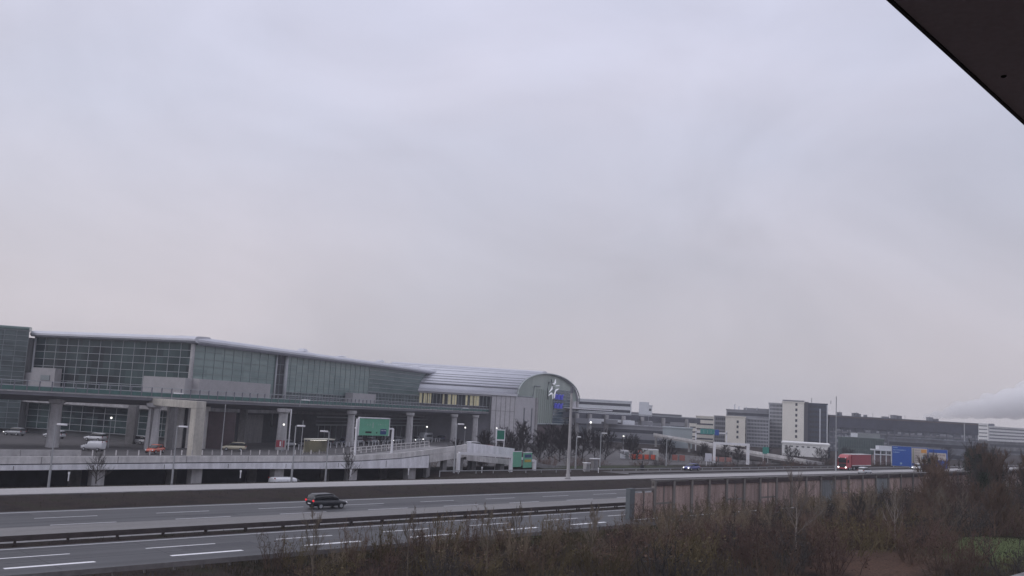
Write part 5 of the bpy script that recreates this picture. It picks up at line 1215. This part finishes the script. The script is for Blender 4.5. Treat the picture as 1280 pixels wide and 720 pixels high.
for i, (u, n, h) in enumerate(((34, 50.5, 3.6), (40.5, 49, 4.3), (46, 47, 4.6), (51.5, 49.5, 4.2), (55, 45, 4.4), (60, 49, 4.0), (66, 46, 4.3), (77, 50, 3.6), (82, 45, 4.4), (89, 49, 3.6), (93, 40, 5.6), (98, 48, 3.9), (104, 42, 4.8), (109, 47, 4.4), (96, 34, 6.4), (114, 38, 5.0), (120, 44, 4.9))):
    lb = 'young leafless sapling with visible greyish stem rising out of the thicket'
    if yt is None: yt = tree(lb, W(u, n, -.2), 4.4, 41, mat('sapling_bark', (.15, .125, .10), .9, .25, 1, spec=.1, rnd=.3), None, .30, 3, .12, group='young saplings in the thicket', trunk_r=.05, limbs=10)
    else: dup(yt, W(u, n, -.2), rv.uniform(0, 6.28), scale=(h / 4.4 * rv.uniform(.8, 1.2), h / 4.4, h / 4.4)).name = 'bare_tree'
protos = {}
for i, (u, n, h, k) in enumerate(TR):
    sp = {'brown': 'brown bushy leafless tree', 'grey': 'grey leafless tree with dense fine twigs', 'dark': 'dark tree overgrown with ivy'}[k]; lb = sp + ' beyond the noise barrier at the right edge'
    if k not in protos: protos[k] = (tree(lb, W(u, n, -.3), h, 50 + i, {'brown': TWIG, 'grey': TWIGG, 'dark': TWIGG}[k], None, .36, 3, .12, group=sp + 's at the right', ivy=7000 if k == 'dark' else 0, rmin=.015, limbs=19), h)
    else: dup(protos[k][0], W(u, n, -.3), rv.uniform(0, 6.28), scale=h / protos[k][1]).name = 'bare_tree'
# small leafless trees on the verge before the ramp
tree('small leafless tree before the ramp at the left of the photo', W(43.5, 110.6, .1), 3.4, 71, TWIGG, None, .42, 3, .1, trunk_r=.09, fan=.7)
tree('small leafless tree before the ramp, right of a street lamp', W(79.3, 110.6, .1), 3.6, 72, TWIGG, None, .42, 3, .1, trunk_r=.09, fan=.7)
# dark bare trees in the middle distance
mp_ = {}
MT = [(127, 132, 6), (132, 137, 6.6), (137, 134, 6.4), (141, 141, 7), (146, 135, 7), (150, 143, 7.6), (155, 137, 7.4), (160, 145, 8), (165, 139, 7.6), (170, 147, 8), (176, 141, 7.6), (182, 149, 7.4), (187, 141, 6.4), (193, 147, 6), (200, 139, 5.6), (208, 146, 5.6), (216, 139, 5), (224, 133, 4.8), (232, 142, 5), (240, 133, 4.6), (248, 128, 4.6), (256, 135, 4.8), (264, 127, 4.4), (272, 133, 4.6), (121, 126.5, 4.2), (118, 131, 5), (281, 127, 4.6), (290, 133, 4.8), (300, 126, 4.6), (311, 131, 5), (322, 124, 5), (334, 131, 5.4), (346, 122, 5.6), (358, 118, 6), (368, 128, 6), (236, 124, 3.2), (180, 158, 8), (168, 162, 8.4), (190, 165, 7)]
for i, (u, n, h) in enumerate(MT):
    k = i % 3; lb = 'dark leafless tree in the clump between the arched hall and the construction site' if u < 195 else 'small dark leafless tree in the row behind the side road'; gp = 'dark trees beside the arched hall' if u < 195 else 'dark trees behind the side road'
    if k not in mp_: mp_[k] = tree(lb, W(u, n, -.2), 7, 80 + k, mat('far_bark', (.035, .031, .034), .9, .2, .5, spec=.1, rnd=.3), None, .36, 3, .10, group=gp, fan=.65, rmin=.024, limbs=20); o = mp_[k]
    else: o = dup(mp_[k], W(u, n, -.2), rv.uniform(0, 6.28), lb, gp); o.name = 'bare_tree'
    o.scale = (h / 7 * 1.25, h / 7 * 1.25, h / 7)
# low hedge shrubs behind the side road
for i in range(46):
    u = 108 + i * 4.6; n = 124 + rv.uniform(-3, 4) if u < 190 else 117 + rv.uniform(-2, 3)
    me = rv.choice(VAR[rv.choice(('brown', 'dark grey', 'reddish'))]); o = bpy.data.objects.new('hedge_shrub', me); COL.objects.link(o); o.location = W(u, n, 0); o.rotation_euler = (0, 0, rv.uniform(0, 6)); s = rv.uniform(.45, .8); o.scale = (1.3, 1.3, s)
    tag(o, 'low dark leafless shrub in the row behind the side road', 'shrub', 'low shrubs behind the side road')

# ------------------------------------------------------------------ terrace canopy overhead (top right of the picture)
cn = thing('canopy_roof', 'dark flat canopy roof edge jutting in overhead at the top right', 'canopy', (1.89, 4.45, 13.2))
e0 = Vector((1.89, 4.45)); e1 = Vector((3.52, 6.14)); ed = (e1 - e0).normalized(); en = Vector((ed.y, -ed.x))
a0 = e0 - ed * 6; a1 = e1 + ed * 5
b = MB(); b.prism([tuple(a0), tuple(a0 + en * 8), tuple(a1 + en * 8), tuple(a1)][::-1], 13.2, 13.42); b.build('soffit_slab', mat('canopy_grey', (.72, .66, .72), .75, .06, .8, fine=(25, .05)), cn, world=True)
b = MB(); b.wall(a0 - en * .012, a1 - en * .012, 13.19, 13.5, .02); b.build('edge_trim', mat('canopy_edge', (.02, .02, .022), .5, .1, 1), cn, world=True)
b = MB(); b.blob((2.96, 5.37, 13.2), .018, 6, .6); b.build('bolt', BLACK, cn, world=True)
for k in (-3.2, 3.7):
    q0 = e0 + ed * k + en * .02; q1 = q0 + en * 7.9; b = MB(); b.wall(q0, q1, 13.192, 13.2, .012); b.build('panel_seam', mat('seam', (.25, .23, .25), .7, .1, 1), cn, world=True)
    b = MB(); q = e0 + ed * (k + .35) + en * .5; b.blob((q.x, q.y, 13.2), .012, 6, .6); b.build('bolt', BLACK, cn, world=True)
b = MB(); q = e0 + en * 6 + ed * 1; b.tube([(q.x, q.y, 0), (q.x, q.y, 13.2)], .1, 12); b.build('column', SILVD, cn, world=True)

# ------------------------------------------------------------------ steam plume, haze
pl = MB(); rp = random.Random(4)
pc = [(414, 900, 26, 4), (424, 900, 28, 6), (438, 900, 31, 8), (452, 905, 34, 11), (468, 905, 36, 13), (486, 910, 40, 16), (508, 915, 44, 20), (535, 920, 48, 24), (570, 925, 54, 28)]
for x, y, z, r in pc:
    pl.blob((x, y, z), r, 10, .8)
    for _ in range(9): a = rp.uniform(0, 6.28); pl.blob((x + math.cos(a) * r * .7, y + rp.uniform(-6, 6), z + math.sin(a) * r * .5), r * rp.uniform(.3, .55), 8, .85)
o = pl.build('steam_plume', MATS['ground'], smooth=True); o['kind'] = 'stuff'
vm = bpy.data.materials.new('steam'); vm.use_nodes = True; T = vm.node_tree; T.nodes.remove(T.nodes['Principled BSDF']); pv = T.nodes.new('ShaderNodeVolumePrincipled'); pv.inputs['Color'].default_value = (.995, .995, 1, 1); pv.inputs['Density'].default_value = .075
T.links.new(pv.outputs[0], T.nodes['Material Output'].inputs['Volume']); o.data.materials[0] = vm
rm = o.modifiers.new('remesh', 'REMESH'); rm.mode = 'VOXEL'; rm.voxel_size = 2.0; rm.use_smooth_shade = True
hz = MB(); hz.b2(-500, 760, -150, 860, -3.2, 34); o = hz.build('haze', vm); o['kind'] = 'stuff'
hm = bpy.data.materials.new('haze_air'); hm.use_nodes = True; T = hm.node_tree; T.nodes.remove(T.nodes['Principled BSDF']); pv = T.nodes.new('ShaderNodeVolumePrincipled'); pv.inputs['Color'].default_value = (.84, .85, .92, 1); pv.inputs['Density'].default_value = .00032; pv.inputs['Anisotropy'].default_value = .0
T.links.new(pv.outputs[0], T.nodes['Material Output'].inputs['Volume']); o.data.materials[0] = hm

print('shrubs', NSH)
